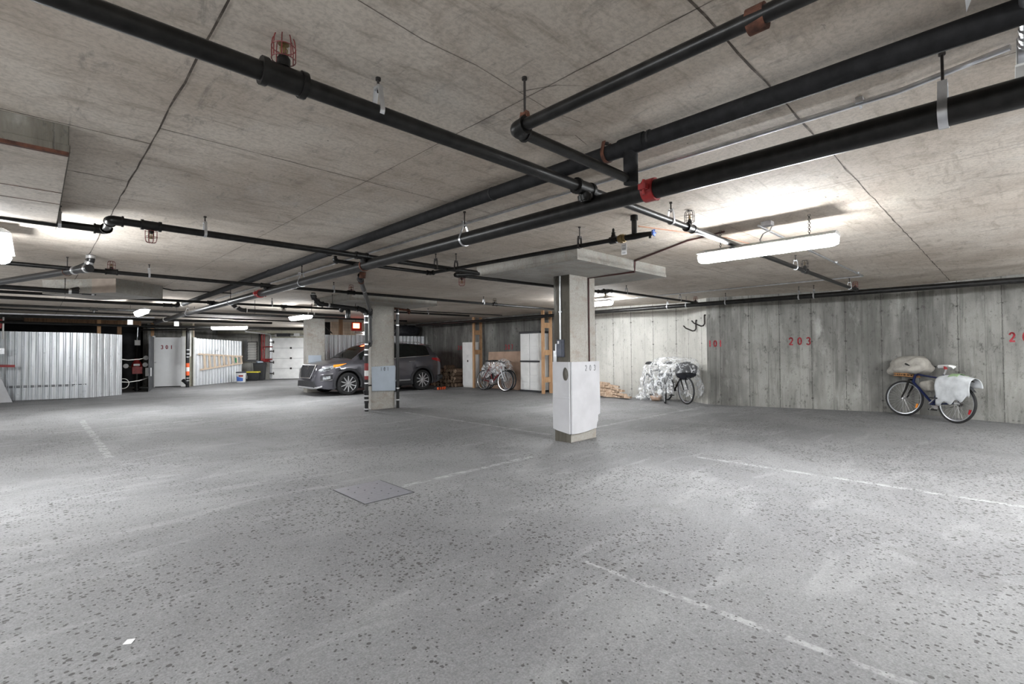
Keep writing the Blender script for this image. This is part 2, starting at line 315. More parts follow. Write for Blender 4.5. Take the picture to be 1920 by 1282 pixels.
def wall(name, a, c, mat, z1=H, z0=0, t=.2, side=1):     # inner face on the line a -> c, seen with c to the viewer's right
    L = math.hypot(c[0]-a[0], c[1]-a[1]); an = math.atan2(c[1]-a[1], c[0]-a[0]); b = MB(); b.span((0, 0, z0), (L, t, z1))
    o = b.build(name, mat, sm=0, keep=True); o.location = (a[0], a[1], 0); o.rotation_euler = (0, 0, an); o.matrix_basis = Matrix.Translation((a[0], a[1], 0)) @ Matrix.Rotation(an, 4, 'Z'); return struct(o)
W1, W2, W3, W4, W5 = (11.62, 7.63), (12.1, 6.0), (11.45, 5.07), (12.45, 1.55), (11.6, -1.1)
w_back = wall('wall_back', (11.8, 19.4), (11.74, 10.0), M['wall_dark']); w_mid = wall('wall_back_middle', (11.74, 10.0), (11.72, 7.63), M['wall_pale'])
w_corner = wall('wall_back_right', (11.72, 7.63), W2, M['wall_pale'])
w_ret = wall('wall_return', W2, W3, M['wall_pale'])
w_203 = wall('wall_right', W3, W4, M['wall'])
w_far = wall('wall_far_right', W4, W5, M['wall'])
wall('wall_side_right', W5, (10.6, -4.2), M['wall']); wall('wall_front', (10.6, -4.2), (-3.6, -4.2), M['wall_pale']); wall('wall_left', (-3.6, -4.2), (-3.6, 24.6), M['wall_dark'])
wall('wall_store', (-3.6, 24.6), (3.1, 24.6), M['dark']); wall('wall_storage', (8.3, 19.2), (11.9, 19.2), M['dark'])  # near-black wall colour stands in for the darkness inside the storage areas
# slanted entrance wing (turned about 40 degrees to the grid)
wd = V(math.cos(math.radians(42.5)), math.sin(math.radians(42.5)), 0); wn = V(-wd.y, wd.x, 0)     # along the ladder wall / across
wall('wall_entrance', (6.4, 27.3), (14.4, 21.6), M['beam'], z0=2.06); wall('wall_entrance_side', (3.3, 24.4), (7.4, 28.1), M['wall'])
# painted bay numbers on the walls
def onwall(o, x, z): return (o.matrix_basis @ V(x, 0, z)), (o.matrix_basis.to_3x3() @ V(1, 0, 0))
for o, x, z, s, h, pt, lb in ((w_203, .035, 1.365, '101', .15, .115, 'red stencilled 101'), (w_203, 1.70, 1.385, '203', .165, .165, 'red stencilled 203'), (w_far, 1.60, 1.39, '203', .16, .17, 'red stencilled number cut off by the frame'),
                        (w_back, 7.05, 1.36, '307', .17, .155, 'red stencilled 307'), (w_back, 4.38, 1.37, '203', .16, .155, 'red stencilled 20 beside white locker')):
    p, u = onwall(o, x, z); sub(marks(s, p, u, h, pt, .028, M['ink'], o), lb)
# hanging hooks on the return wall
for i, (fx, zt) in enumerate(((.52, 2.02), (.86, 2.12))):
    L = math.hypot(W3[0]-W2[0], W3[1]-W2[1]); p, u = onwall(w_ret, L*fx+.12, zt); n = u.cross(V(0, 0, 1))
    b = MB(); b.tube([p+n*.03, p+n*.03-V(0, 0, .20), p+n*.06-V(0, 0, .25), p+n*.12-V(0, 0, .26), p+n*.30-V(0, 0, .19), p+n*.36-V(0, 0, .13)], .016, 8); b.tube([p, p+n*.03], .02, 8)
    tag(b.build('wall_hook', M['rod']), ('black bicycle hook on the pale return wall, left one of the two', 'black bicycle hook on the return wall, right one beside the stencilled 101')[i], 'hook', 'bicycle hooks on the return wall')

# ---------------------------------------------------------------- pillars with drop panels and boards
def pillar(label, x, y, w=.6, d=.3, panel=None):
    t = thing('concrete_pillar', label, 'pillar', (x+w/2, y+d/2, 0)); t['kind'] = 'thing'
    b = MB(); b.span((x, y, 0), (x+w, y+d, 2.4 if panel else H)); o = b.build('shaft', M['col'], t, sm=0, bevel=.012)
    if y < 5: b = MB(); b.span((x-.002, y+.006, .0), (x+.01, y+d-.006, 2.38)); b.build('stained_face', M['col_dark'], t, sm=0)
    if panel:
        x0, x1, y0, y1, z0 = panel; b = MB(); b.span((x0, y0, z0+.04), (x1, y1, H)); b.span((x0-.006, y0-.006, z0), (x1+.006, y1+.006, z0+.042)); b.build('drop_panel', M['panel'], t, sm=0, bevel=.004)
    return t
pillar('square concrete pillar in the foreground, white boards round its lower half', 5.42, 4.36, panel=(4.6, 6.72, 3.58, 5.42, 2.38))
pillar('concrete pillar in front of the car, black drain pipes either side', 5.44, 10.1, panel=(4.57, 6.65, 9.26, 11.1, 2.36))
pillar('concrete pillar behind the car bonnet, beside the garage door', 6.4, 16.12)
t = thing('concrete_slab', 'thick rust-edged concrete drop panel at the upper left corner of view', 'ceiling panel', (-.9, 4.5, 2.38)); t['kind'] = 'thing'
b = MB(); b.span((-2, 3.52, 2.42), (.13, 5.75, H)); b.span((-2, 3.515, 2.38), (.135, 5.755, 2.425)); b.build('slab', M['col_dark'], t, sm=0, bevel=.004)
b = MB(); b.span((-2, 3.53, 2.372), (.128, 5.74, 2.384)); b.build('soffit', M['ceil'], t, sm=0)
b = MB(); b.span((-2, 4.38, 2.370), (.128, 4.388, 2.374)); b.span((-2, 4.72, 2.370), (.128, 4.725, 2.374)); b.span((-2, 3.512, 2.366), (.13, 3.54, 2.385)); b.build('rust_edge', M['rust'], t, sm=0)
# bulkhead box by the far left drains
t = thing('ceiling_bulkhead', 'grey boxed bulkhead with a brown end under the ceiling, far left', 'bulkhead', (1, 10.6, 2.3)); t['kind'] = 'thing'
bd = V(.757, .653, 0); bn = V(-.653, .757, 0); p0 = V(.95, 10.1, 2.30)
b = MB(); b.prism([p0, p0+bd*.95, p0+bd*.95+bn*1.3, p0+bn*1.3], (0, 0, .23)); b.build('box', M['panel'], t, sm=0)
b = MB(); b.prism([p0+bn*.001-bd*.004, p0+bn*.42-bd*.004, p0+bn*.42+bd*.003, p0+bn*.001+bd*.003], (0, 0, .228)); b.build('brown_face', simple('brown_concrete', (.36, .30, .255), .9, 0, .12, 5), t, sm=0)
# boards on the near pillar: ragged lower edges, a hole in the left one
def ragged(n, lo, hi, z): return [(lo+(hi-lo)*i/n, z+R.uniform(-.012, .012)) for i in range(n+1)]
t = thing('foam_board', 'white foam board with handwritten 203 on the foreground pillar, right face', 'board', (5.75, 4.34, .13))
poly = [(5.412, 1.14), (6.075, 1.14), (6.085, .52), (6.08, .36), (6.03, .34), (6.03, .26), (6.00, .22), (5.99, .155), (5.87, .14), (5.7, .125), (5.55, .12), (5.412, .125)]
b = MB(); b.prism([(x, 4.332, z) for x, z in poly], (0, .026, 0)); b.build('sheet', M['foam'], t, sm=0, bevel=.003)
marks('203', (5.72, 4.331, 1.005), (1, 0, 0), .085, .105, .007, M['pencil'], t, lift=.002, split=True)
t = thing('foam_board', 'white foam board with a round hole on the foreground pillar, left face', 'board', (5.4, 4.5, .13))
hole = [(4.435+.058*math.cos(a), .955+.095*math.sin(a)*(1.15 if math.sin(a) > 0 else .9)) for a in [2*pi*i/14 for i in range(14)]]
out = [(4.365, .125), (4.40, .13), (4.5, .145), (4.60, .16), (4.668, .18), (4.672, .5), (4.667, .8), (4.67, 1.14), (4.365, 1.14)]
def holed(b, x0, x1):
    N = 40; cx, cz = 4.435, .955
    def hit(a):
        d = (math.cos(a), math.sin(a)); best = 9
        for (ax, az), (ex, ez) in zip(out, out[1:]+out[:1]):
            rx, rz = ex-ax, ez-az; den = d[0]*rz-d[1]*rx
            if abs(den) < 1e-9: continue
            k = ((ax-cx)*rz-(az-cz)*rx)/den; m = ((ax-cx)*d[1]-(az-cz)*d[0])/den
            if k > 0 and -1e-6 <= m <= 1+1e-6: best = min(best, k)
        return (cx+d[0]*best, cz+d[1]*best)
    A = sorted(set([2*pi*i/N for i in range(N)]+[math.atan2(z-cz, y-cx) % (2*pi) for y, z in out])); n = len(A); vs = []
    for x in (x0, x1):
        for a in A: k = 1.12 if math.sin(a) > 0 else .85; vs.append((x, cx+.056*math.cos(a), cz+.095*math.sin(a)*k))
        for a in A: q = hit(a); vs.append((x, q[0], q[1]))
    fs = []
    for i in range(n):
        j = (i+1) % n; fs += [(i, j, n+j, n+i), (2*n+i, 3*n+i, 3*n+j, 2*n+j), (i, 2*n+i, 2*n+j, j), (n+i, n+j, 3*n+j, 3*n+i)]
    b.add(vs, fs)
b = MB(); holed(b, 5.392, 5.416); b.build('sheet', M['foam'], t, sm=0)
b = MB(); b.box((5.391, 4.43, .66), (.002, .12, .004)); b.box((5.391, 4.5, .62), (.002, .3, .004)); b.build('crease', M['greyline'], t, sm=0)
t = thing('foam_board', 'pale blue board with handwritten 101 on the pillar in front of the car', 'board', (5.75, 10.08, .42))
b = MB(); b.prism([(5.46, 10.072, .43), (6.045, 10.072, .405), (6.05, 10.072, .95), (6.03, 10.072, .99), (5.45, 10.072, .975)], (0, .025, 0)); b.build('sheet', M['bluefoam'], t, sm=0)
marks('101', (5.66, 10.070, .875), (1, 0, 0), .085, .085, .009, M['pencil'], t, lift=.002, split=True)
t = thing('foam_board', 'blank pale blue board on the pillar behind the car bonnet', 'board', (6.6, 16.1, .9))
b = MB(); b.span((6.44, 16.09, .6), (6.86, 16.118, 1.22)); b.build('sheet', M['bluefoam'], t, sm=0)
# switch box and conduit on the near pillar
t = thing('electrical_box', 'blue grey electrical box under a vertical conduit on the foreground pillar', 'electrical box', (5.4, 4.51, 1.2))
b = MB(); b.span((5.375, 4.46, 1.21), (5.418, 4.58, 1.46)); b.build('case', M['bluegrey'], t, sm=0, bevel=.006)
b = MB(); b.span((5.36, 4.475, 1.225), (5.377, 4.565, 1.44)); b.build('cover', M['bluegrey'], t, sm=0, bevel=.004)
b = MB(); b.span((5.3585, 4.515, 1.40), (5.3605, 4.545, 1.44)); b.build('sticker', M['paper'], t, sm=0)
b = MB(); b.span((5.38, 4.585, 1.24), (5.41, 4.605, 1.40)); b.span((5.40, 4.60, 1.12), (5.416, 4.66, 1.3)); b.build('bracket', M['zinc'], t, sm=0)
t = thing('conduit', 'vertical steel conduit on the left face of the foreground pillar', 'conduit', (5.4, 4.52, 1.46)); b = MB(); b.tube([(5.403, 4.525, 1.455), (5.403, 4.525, 2.375)], .0145, 10); b.build('tube', M['zinc'], t)
b = MB(); b.box((5.408, 4.525, 1.86), (.016, .06, .02)); b.build('strap', M['zinc'], t, sm=0)
t = thing('cable', 'thin dark red cable run down the right face of the foreground pillar', 'cable', (5.85, 4.35, 1.13))
pts = [(5.845, 4.345, 1.14), (5.845, 4.345, 2.365), (5.845, 3.57, 2.365), (5.845, 3.565, 2.515), (5.2, 2.5, 2.515), (5.09, 2.05, 2.515)]
b = MB(); b.tube(pts, .0095, 8); b.build('wire', M['darkred'], t)

# ---------------------------------------------------------------- lights
def lamp(label, c, an, L=1.25, chain=True, body=True):
    t = thing('ceiling_light', label, 'ceiling light', c, 'hanging strip lights'); d = V(math.cos(an), math.sin(an), 0); n = V(-d.y, d.x, 0); c = Vector(c)
    A = c-d*L/2; B = c+d*L/2; pr = [(-.090, .037), (-.086, .050), (-.045, .074), (.045, .074), (.086, .050), (.090, .037)]
    b = MB(); b.prism([A+n*x+V(0, 0, z) for x, z in pr], d*L); b.build('housing', M['zinc'], t, sm=40)
    q = [(.071*math.cos(k), .012-.068*math.sin(k)) for k in [-.36+(pi+.72)*i/8 for i in range(9)]]
    b = MB(); vs = []
    S = ((0, .72), (.03, .93), (.07, 1), (L-.07, 1), (L-.03, .93), (L, .72))
    for s, k in S: vs += [A+d*s+n*x*k+V(0, 0, z*k-.002) for x, z in q]
    fs = [(i*9+j, i*9+j+1, (i+1)*9+j+1, (i+1)*9+j) for i in range(len(S)-1) for j in range(8)]+[tuple(range(9)), tuple(45+j for j in range(9))]
    b.add(vs, fs); b.build('diffuser', M['tube'], t)
    if chain:
        for s in (.22, L-.22):
            b = MB(); p = A+d*s+V(0, 0, .06); z = p.z; k = 0
            while z < H-.01: b.ring((p.x, p.y, z+.012), .010, .0025, (d if k % 2 else n), 10, 5); z += .0185; k += 1
            b.build('chain', M['rod'], t)
        b = MB(); p = c+V(0, 0, .06); e = V(c.x, c.y, H)-d*.05
        b.tube([p, p+V(0, 0, .04)+d*.02, p+V(0, 0, .09)-d*.02+n*.03, p+V(0, 0, .11)-d*.09+n*.05, p+V(0, 0, .15)-d*.10+n*.03, e], .006, 6); b.box((e.x, e.y, H-.02), (.09, .09, .04)); b.build('cord', M['greyline'], t)
    return t
lamp('large lit strip light hanging on chains at right, nearest the camera', (5.07, 1.68, 2.265), pi/2)
lamp('lit strip light cut off by the left edge of the picture', (-.225, 6.3, 2.25), pi/2, 1.3)
lamp('lit strip light left of the red pipe coupling, above the 301 door side', (1.75, 13.8, 2.24), pi/2, 1.2, False)
lamp('lit strip light near the ladder, crosswise before the garage door', (5.15, 20.1, 2.24), math.radians(-38), 1.22, False)
lamp('lit strip light in front of the garage door, above the car bonnet', (5.07, 13.2, 2.24), pi/2, 1.3, False)
lamp('lit strip light half hidden behind the foreground pillar', (9.42, 6.98, 2.39), pi/2, 1.25, False)
lamp('added unseen strip light in the entrance wing, hidden by the pillars', (9.3, 22.3, 2.24), pi/2, 1.25, False)  # lamp added out of sight to brighten the garage door and wing
# more of the same fittings, added out of view to even out the light
lamp('added strip light hanging unseen behind the camera, left', (-1.4, -1.6, 2.25), pi/2); lamp('added strip light beyond the right edge of the picture, in line with the large one', (5.07, -1.5, 2.25), pi/2); lamp('added strip light beyond the right edge, near the wall main', (9.2, -1.7, 2.25), pi/2); lamp('added strip light beyond the left edge of the picture, near the camera', (-2.3, 2.2, 2.25), pi/2); lamp('added strip light beyond the left edge of the picture, before the fence', (-2.5, 14.0, 2.25), pi/2); lamp('added strip light beyond the left edge of the picture, middle', (-2.5, 9.0, 2.25), pi/2); lamp('added strip light hanging unseen behind the camera, right', (6.2, -2.6, 2.25), 0)
# ---------------------------------------------------------------- pipes under the ceiling
def fillet(pts, rad, k=5):
    P = [Vector(p) for p in pts]; out = [P[0]]
    for a, b, c in zip(P, P[1:], P[2:]):
        u, w = (a-b), (c-b); r = min(rad, u.length*.45, w.length*.45); s, e = b+u.normalized()*r, b+w.normalized()*r
        for i in range(k+1): t = i/k; out.append(s*(1-t)**2+b*2*t*(1-t)+e*t*t)
    return out+[P[-1]]
def pipe(label, pts, r, mat, n=12, group=None, elbows=True, name='sprinkler_pipe', cat='pipe', rad=None):
    P = [Vector(p) for p in pts]; t = thing(name, label, cat, (P[0].x, P[0].y, min(p.z for p in P)), group)
    b = MB(); b.tube(fillet(P, rad or r*1.6), r, n); b.build('pipe', mat, t)
    if elbows:
        for a, c, d in zip(P, P[1:], P[2:]):
            u, w = (a-c).normalized(), (d-c).normalized(); g = r*1.3; L = min(r*2.6, (a-c).length*.45, (d-c).length*.45)
            e = MB(); e.tube(fillet([c+u*L, c, c+w*L], r*1.6), g, n)
            for q, m in ((u, c+u*L), (w, c+w*L)): e.tube([m-q*r*.45, m], g*1.16, n)
            e.build('elbow', mat, t)
    return t
def tee(t, c, ax, dr, r, mat, stub=.1, r2=None):
    c, ax, dr = Vector(c), Vector(ax), Vector(dr); b = MB(); g = r*1.28; r2 = r2 or r*.9
    b.tube([c-ax*r*2.2, c+ax*r*2.2], g, 14)
    for s in (-1, 1): b.tube([c+ax*s*r*1.7, c+ax*s*r*2.35], g*1.14, 14)
    b.tube([c, c+dr*stub], r2, 12); b.tube([c+dr*r*1.2, c+dr*r*2.1], r2*1.25, 12)
    return b.build('tee_fitting', mat, t)
def collar(t, c, ax, r, w, mat, name='coupling', bolts=False):
    c, ax = Vector(c), Vector(ax); b = MB(); b.tube([c-ax*w/2, c+ax*w/2], r, 18)
    if bolts:
        u = ax.cross(V(0, 0, 1)).normalized()
        for s in (-1, 1):
            b.box(tuple(c+u*s*(r+.012)), (.05, .05, .032), math.atan2(ax.y, ax.x)); b.tube([c+u*s*(r+.014)-V(0, 0, .045), c+u*s*(r+.014)+V(0, 0, .045)], .009, 8)
    return b.build(name, mat, t)
p1 = pipe('long black sprinkler pipe crossing the upper left, nearest the camera', [(-.7, 1.964, 2.362), (2.55, 1.964, 2.375)], .036, M['black'])
b = MB(); b.tube([(2.55, 1.964, 2.375), (10.72, 1.964, 2.362)], .0265, 12); b.build('pipe', M['black'], p1)
tee(p1, (.69, 1.964, 2.37), (1, 0, 0), (0, 0, 1), .036, M['black'], .085, .02); tee(p1, (2.60, 1.964, 2.375), (1, 0, 0), (.25, 0, -.97), .036, M['black'], .085, .04)
for x in (4.126, 7.56, 10.66): tee(p1, (x, 1.964, 2.37), (1, 0, 0), (0, 0, 1), .027, M['black'], .07, .017)
pz = pipe('thin black pipe turning sharply back under the wrapped pipe, upper middle', [(1.53, -.6, 2.28), (1.505, 1.505, 2.272), (2.42, 1.505, 2.272)], .0255, M['black'])
collar(pz, (1.53, .51, 2.28), (0, 1, 0), .038, .05, M['rust'])
pa = pipe('thick dark wrapped drain pipe tight under the ceiling, upper right to centre', [(2.42, -1.6, 2.447), (2.42, 3, 2.466), (2.42, 13.1, 2.43)], .046, M['insul'], 16, elbows=False, name='drain_pipe')
b = MB(); b.tube([(2.42, 1.495, 2.46), (2.42, 1.495, 2.245)], .041, 14); b.tube([(2.42, 1.40, 2.463), (2.42, 1.56, 2.463)], .051, 16); b.build('branch', M['insul'], pa)
for y in (1.37, 2.66, 5.46, 7.43): collar(pa, (2.42, y, 2.464 if y < 5 else 2.455), (0, 1, 0), .0485, .012, M['rubber'], 'joint')
collar(pa, (2.42, 13.08, 2.43), (0, 1, 0), .055, .06, M['cream'], 'end_cap')
pb = pipe('long glossy black main pipe running from the right edge to the far left', [(2.70, -1.6, 2.268), (2.70, 6, 2.295), (2.70, 18.6, 2.29)], .0575, M['black'], 18, elbows=False)
collar(pb, (2.70, 1.53, 2.28), (0, 1, 0), .069, .075, M['red'], bolts=True).__setitem__('label', 'red bolted coupling')
collar(pb, (2.70, 8.75, 2.293), (0, 1, 0), .069, .08, M['red'], bolts=True).__setitem__('label', 'red bolted coupling')
collar(pb, (2.70, 5.16, 2.292), (0, 1, 0), .066, .02, M['rust'])
collar(pb, (2.70, 16.9, 2.29), (0, 1, 0), .069, .09, M['cream'])
pw = pipe('black sprinkler main running along the right hand concrete wall', [(10.8, -1.8, 2.32), (10.8, 16.4, 2.335)], .049, M['black'], 16, elbows=False)
pd = pipe('black sprinkler pipe with a crank at upper left, second row from the camera', [(-1.4, 5.46, 2.378), (.44, 5.46, 2.378), (.44, 5.03, 2.378), (4.27, 5.03, 2.362)], .030, M['black'])
tee(pd, (.70, 5.03, 2.377), (1, 0, 0), (0, 0, -1), .030, M['black'], .06, .017); tee(pd, (2.6, 5.03, 2.37), (1, 0, 0), (.4, 0, -.92), .030, M['black'], .06, .03)
pd2 = pipe('black pipe doubling back and running behind the foreground pillar', [(4.31, 5.03, 2.352), (3.95, 5.08, 2.308), (4.05, 5.10, 2.308), (7.2, 5.10, 2.345), (7.5, 5.10, 2.385), (11.0, 5.10, 2.392)], .023, M['black'])
tee(pd2, (4.07, 5.10, 2.312), (1, 0, 0), (0, 0, -1), .024, M['black'], .05, .016); tee(pd2, (7.36, 5.10, 2.372), (1, 0, 0), (0, 0, -1), .024, M['black'], .05, .016); tee(pd2, (10.95, 5.1, 2.392), (1, 0, 0), (0, 0, 1), .024, M['black'], .05, .016)
pv = pipe('black valve pipe with a paper tag, leading left from above the foreground pillar', [(3.9, 2.50, 2.338), (3.76, 5.37, 2.345), (2.45, 5.37, 2.345), (2.45, 5.37, 2.40)], .022, M['black'])
b = MB(); b.tube([(3.915, 2.39, 2.338), (3.915, 2.39, 2.53)], .024, 12); b.tube([(3.915, 2.39, 2.485), (3.915, 2.39, 2.53)], .034, 12); b.build('riser', M['black'], pv)
b = MB(); b.tube([(3.905, 2.50, 2.338), (3.915, 2.39, 2.338), (3.93, 2.22, 2.338)], [.027, .03, .02], 12); b.tube([(3.93, 2.24, 2.338), (3.93, 2.24, 2.298)], .012, 8); b.build('drain_arm', M['black'], pv)
b = MB(); b.lathe([(.012, 0), (.026, .004), (.026, .012), (.01, .02)], (3.93, 2.215, 2.338), (.1, -1, .25), 10)
for k in range(5): a = 2*pi*k/5; b.box((3.931+.024*math.cos(a), 2.203, 2.342+.024*math.sin(a)), (.014, .012, .014))
b.build('tap_handle', M['blue'], pv)
b = MB(); b.tube([(3.903, 2.55, 2.338), (3.906, 2.475, 2.338)], [.034, .034], 8); b.tube([(3.905, 2.53, 2.338), (3.905, 2.50, 2.338)], .042, 8); b.build('check_valve', M['brass'], pv)
b = MB(); b.tube([(3.899, 2.64, 2.338), (3.902, 2.57, 2.338)], .035, 10); b.lathe([(.03, 0), (.022, .03), (.016, .05), (.022, .055), (.012, .065), (.012, .09), (.004, .1)], (3.9, 2.605, 2.35), (0, 0, 1), 10); b.build('gate_valve', M['black'], pv)
t = thing('paper_tag', 'white printed paper tag hanging by string from the valve pipe', 'tag', (3.9, 2.49, 2.18)); u = V(.15, -.99, 0); c = V(3.9, 2.492, 2.235)
b = MB(); b.prism([c-u*.026+V(0, 0, .052), c-u*.026-V(0, 0, .052), c+u*.026-V(0, 0, .052), c+u*.026+V(0, 0, .052)], (.002, 0, 0)); b.build('card', M['paper'], t, sm=0)
b = MB(); b.tube([c+V(0, 0, .05), c+V(0, .01, .095)], .0012, 4); b.build('string', M['paper'], t)
for z in (.034, .006, -.004, -.03, -.037): b = MB(); b.bar(c-u*.016+V(-.0012, 0, z), c+u*.016+V(-.0012, 0, z), .002, .006); b.build('printed_line', M['greyline'], t, sm=0)
pe = pipe('black sprinkler pipe in the third row, above the pillar before the car', [(-1.6, 8.25, 2.395), (2.5, 8.25, 2.372), (9.6, 8.25, 2.372)], .026, M['black'], elbows=False)
tee(pe, (.728, 8.25, 2.385), (1, 0, 0), (0, 0, 1), .028, M['black'], .055, .017); tee(pe, (2.62, 8.25, 2.372), (1, 0, 0), (.3, .2, -.93), .028, M['black'], .05, .03); tee(pe, (4.06, 8.25, 2.372), (1, 0, 0), (0, 0, 1), .028, M['black'], .05, .017); tee(pe, (7.54, 8.25, 2.372), (1, 0, 0), (0, 0, 1), .026, M['black'], .05, .017)
pf = pipe('black sprinkler pipe in the fourth row, over the pillar drains', [(-1.6, 11.565, 2.34), (9.5, 11.565, 2.39)], .026, M['black'], elbows=False); tee(pf, (2.62, 11.565, 2.36), (1, 0, 0), (0, 0, -1), .028, M['black'], .05, .032); tee(pf, (4.07, 11.565, 2.365), (1, 0, 0), (0, 0, -1), .026, M['black'], .04, .016)
ph = pipe('black pipe stub with an elbow below the far end of the wrapped pipe', [(-1.8, 12.3, 2.31), (2.0, 12.3, 2.32), (2.18, 12.3, 2.32), (2.18, 12.3, 2.42)], .03, M['black'])
pg = pipe('black sprinkler pipe in the fifth row, left of the garage door lamp', [(-1.8, 14.9, 2.36), (9.4, 14.9, 2.39)], .03, M['black'], elbows=False); tee(pg, (1.0, 14.9, 2.36), (1, 0, 0), (0, 0, -1), .03, M['black'], .08, .02)
pk = pipe('black sprinkler pipe over the corrugated fence, far left', [(-3, 18.2, 2.32), (6.0, 18.2, 2.36)], .04, M['black'], elbows=False)
pk2 = pipe('wide black pipe over the ladder wall, farthest row', [(-3, 21.2, 2.30), (3, 21.6, 2.30), (9.5, 20.9, 2.33)], .05, M['black'])
for i, (x0, y0, z0, x1, y1, z1, r, lb) in enumerate(((-3, 16.7, 2.42, 1.9, 17.0, 2.40, .022, 'thin dark pipe above the left end of the corrugated fence'), (-3, 19.0, 2.22, 2.4, 19.4, 2.2, .035, 'dark pipe just over the top of the corrugated fence'), (1.4, 17.4, 2.43, 7.5, 17.9, 2.42, .02, 'thin dark pipe before the strip light by the ladder'), (2.6, 22.5, 2.2, 7.6, 19.5, 2.22, .03, 'dark pipe slanting over the 301 door'))): pipe(lb, [(x0, y0, z0), (x1, y1, z1)], r, M['black'], 8, elbows=False)
# drains
def clampband(t, c, ax, r, w=.035): return collar(t, c, ax, r, w, M['steel'], 'band_clamp')
dj = V(.40, -.92, .02).normalized()
pj = pipe('black drain pipe sloping left below the ceiling, with a wye and steel bands', [(-.75, 10.7, 2.29), (.43, 7.98, 2.352), (.49, 7.85, 2.355)], .042, M['abs'], 14, elbows=False, name='drain_pipe')
b = MB(); b.tube(fillet([(.36, 8.14, 2.35), (.46, 7.98, 2.40), (.50, 7.93, 2.45), (.50, 7.93, 2.53)], .05), .042, 14); b.tube([(.43, 7.98, 2.352), V(.43, 7.98, 2.352)+dj*.14], .05, 14); b.build('wye_fitting', M['abs'], pj)
for s in (-.16, .09): clampband(pj, V(.43, 7.98, 2.352)+dj*s, dj, .051)
clampband(pj, (.485, 7.945, 2.43), V(.3, -.2, .9).normalized(), .047); clampband(pj, (.50, 7.93, 2.505), (0, 0, 1), .048)
pj2 = pipe('black drain pipe with loop hanger and wye beside the grey bulkhead, far left', [(-1.9, 10.6, 2.35), (.56, 10.62, 2.325), (.72, 10.62, 2.325)], .036, M['abs'], 14, elbows=False, name='drain_pipe')
b = MB(); b.tube(fillet([(.40, 10.62, 2.33), (.60, 10.62, 2.40), (.64, 10.62, 2.53)], .06), .038, 12); b.tube([(.56, 10.62, 2.325), (.74, 10.62, 2.325)], .045, 12); b.build('wye_fitting', M['abs'], pj2)
for x in (.42, .70): clampband(pj2, (x, 10.62, 2.327), (1, 0, 0), .047)
clampband(pj2, (.63, 10.62, 2.46), (0, 0, 1), .044)
pl1 = pipe('black drain pipe from the ceiling bending down the left of the middle pillar', [(4.10, 10.0, 2.53), (4.10, 10.0, 2.45), (4.22, 10.0, 2.31), (5.13, 10.0, 2.255), (5.275, 10.0, 2.20), (5.275, 10.0, 0)], .042, M['abs'], 14, name='drain_pipe', rad=.11)
for z in (2.10, 1.96, 1.48, 1.36, 1.25, .62, .34, .25, .05): clampband(pl1, (5.275, 10.0, z), (0, 0, 1), .0475 if z > .5 else .055, .03)
clampband(pl1, (4.19, 10, 2.34), (.6, 0, -.8), .047); clampband(pl1, (4.42, 10, 2.30), (1, 0, -.05), .048); clampband(pl1, (4.10, 10, 2.49), (0, 0, 1), .047)
b = MB(); b.tube([(5.275, 10, .18), (5.275, 10, .46)], .05, 14); b.tube([(5.235, 10, .47), (5.275, 10, .36)], .045, 10); b.build('cleanout', M['abs'], pl1)
b = MB(); b.tube([(5.275, 10, .70), (5.275, 10, 1.06)], .0435, 14); sub(b.build('reflective_tape', M['red'], pl1), 'red band of tape')
b = MB(); b.tube([(5.275, 10, .78), (5.275, 10, .90)], .0438, 14); b.build('reflective_tape', M['white'], pl1)
b = MB(); b.span((5.27, 10.0, .55), (5.40, 10.05, .58)); b.build('bracket', M['black'], pl1, sm=0)
pl2 = pipe('black drain pipe slanting down to the left side of the middle pillar', [(3.60, 6.95, 2.53), (3.62, 7.05, 2.45), (5.30, 9.86, 2.21), (5.385, 10.02, 2.15), (5.385, 10.02, 1.50), (5.30, 10.0, 1.40)], .036, M['abs'], 14, name='drain_pipe', rad=.08)
b = MB(); b.tube([(3.60, 6.93, 2.53), (3.60, 6.95, 2.44)], .048, 14); sub(b.build('flange', M['rust'], pl2), 'rusty flange'); collar(pl2, (3.73, 7.24, 2.434), V(.52, .85, -.07), .046, .05, M['rust'])
for z in (2.08, 1.50): clampband(pl2, (5.385, 10.02, z), (0, 0, 1), .042, .03)
clampband(pl2, (4.1, 7.85, 2.38), V(.51, .856, -.07), .041, .02)
pl3 = pipe('black drain pipe with steel clamps on the right side of the middle pillar', [(6.10, 10.06, 2.31), (6.10, 10.06, 0)], .036, M['abs'], 14, elbows=False, name='drain_pipe')
for z in (2.2, 1.93, .46, .19): clampband(pl3, (6.10, 10.06, z), (0, 0, 1), .042, .03)
pm = pipe('black drain pipe with ring hangers running to the middle pillar, lower of two', [(3.22, 12.3, 2.53), (3.22, 12.3, 2.40), (3.40, 12.3, 2.29), (6.0, 12.3, 2.27)], .036, M['abs'], 12, name='drain_pipe')
for x in (3.30, 3.5, 4.9, 5.05): clampband(pm, (x, 12.3, 2.35 if x < 3.35 else 2.288), (1, 0, 0) if x > 3.35 else V(.7, 0, -.7), .042, .03)
b = MB(); b.tube([(4.74, 10.1, 2.2), (4.74, 10.02, 2.27)], .05, 12); b.lathe([(.05, 0), (.055, .05), (.05, .15), (.03, .2)], (4.86, 10.02, 2.05), (0, 0, 1), 12); b.build('hanging_cap', M['abs'], pl1)
prs = pipe('short red pipe with small valve right of the middle pillar top', [(6.05, 10.2, 2.33), (6.5, 10.2, 2.31), (6.5, 10.2, 2.22)], .028, M['rust']); b = MB(); b.tube([(6.5, 10.2, 2.3), (9.6, 10.2, 2.33)], .014, 8); b.build('thin_pipe', M['black'], prs)

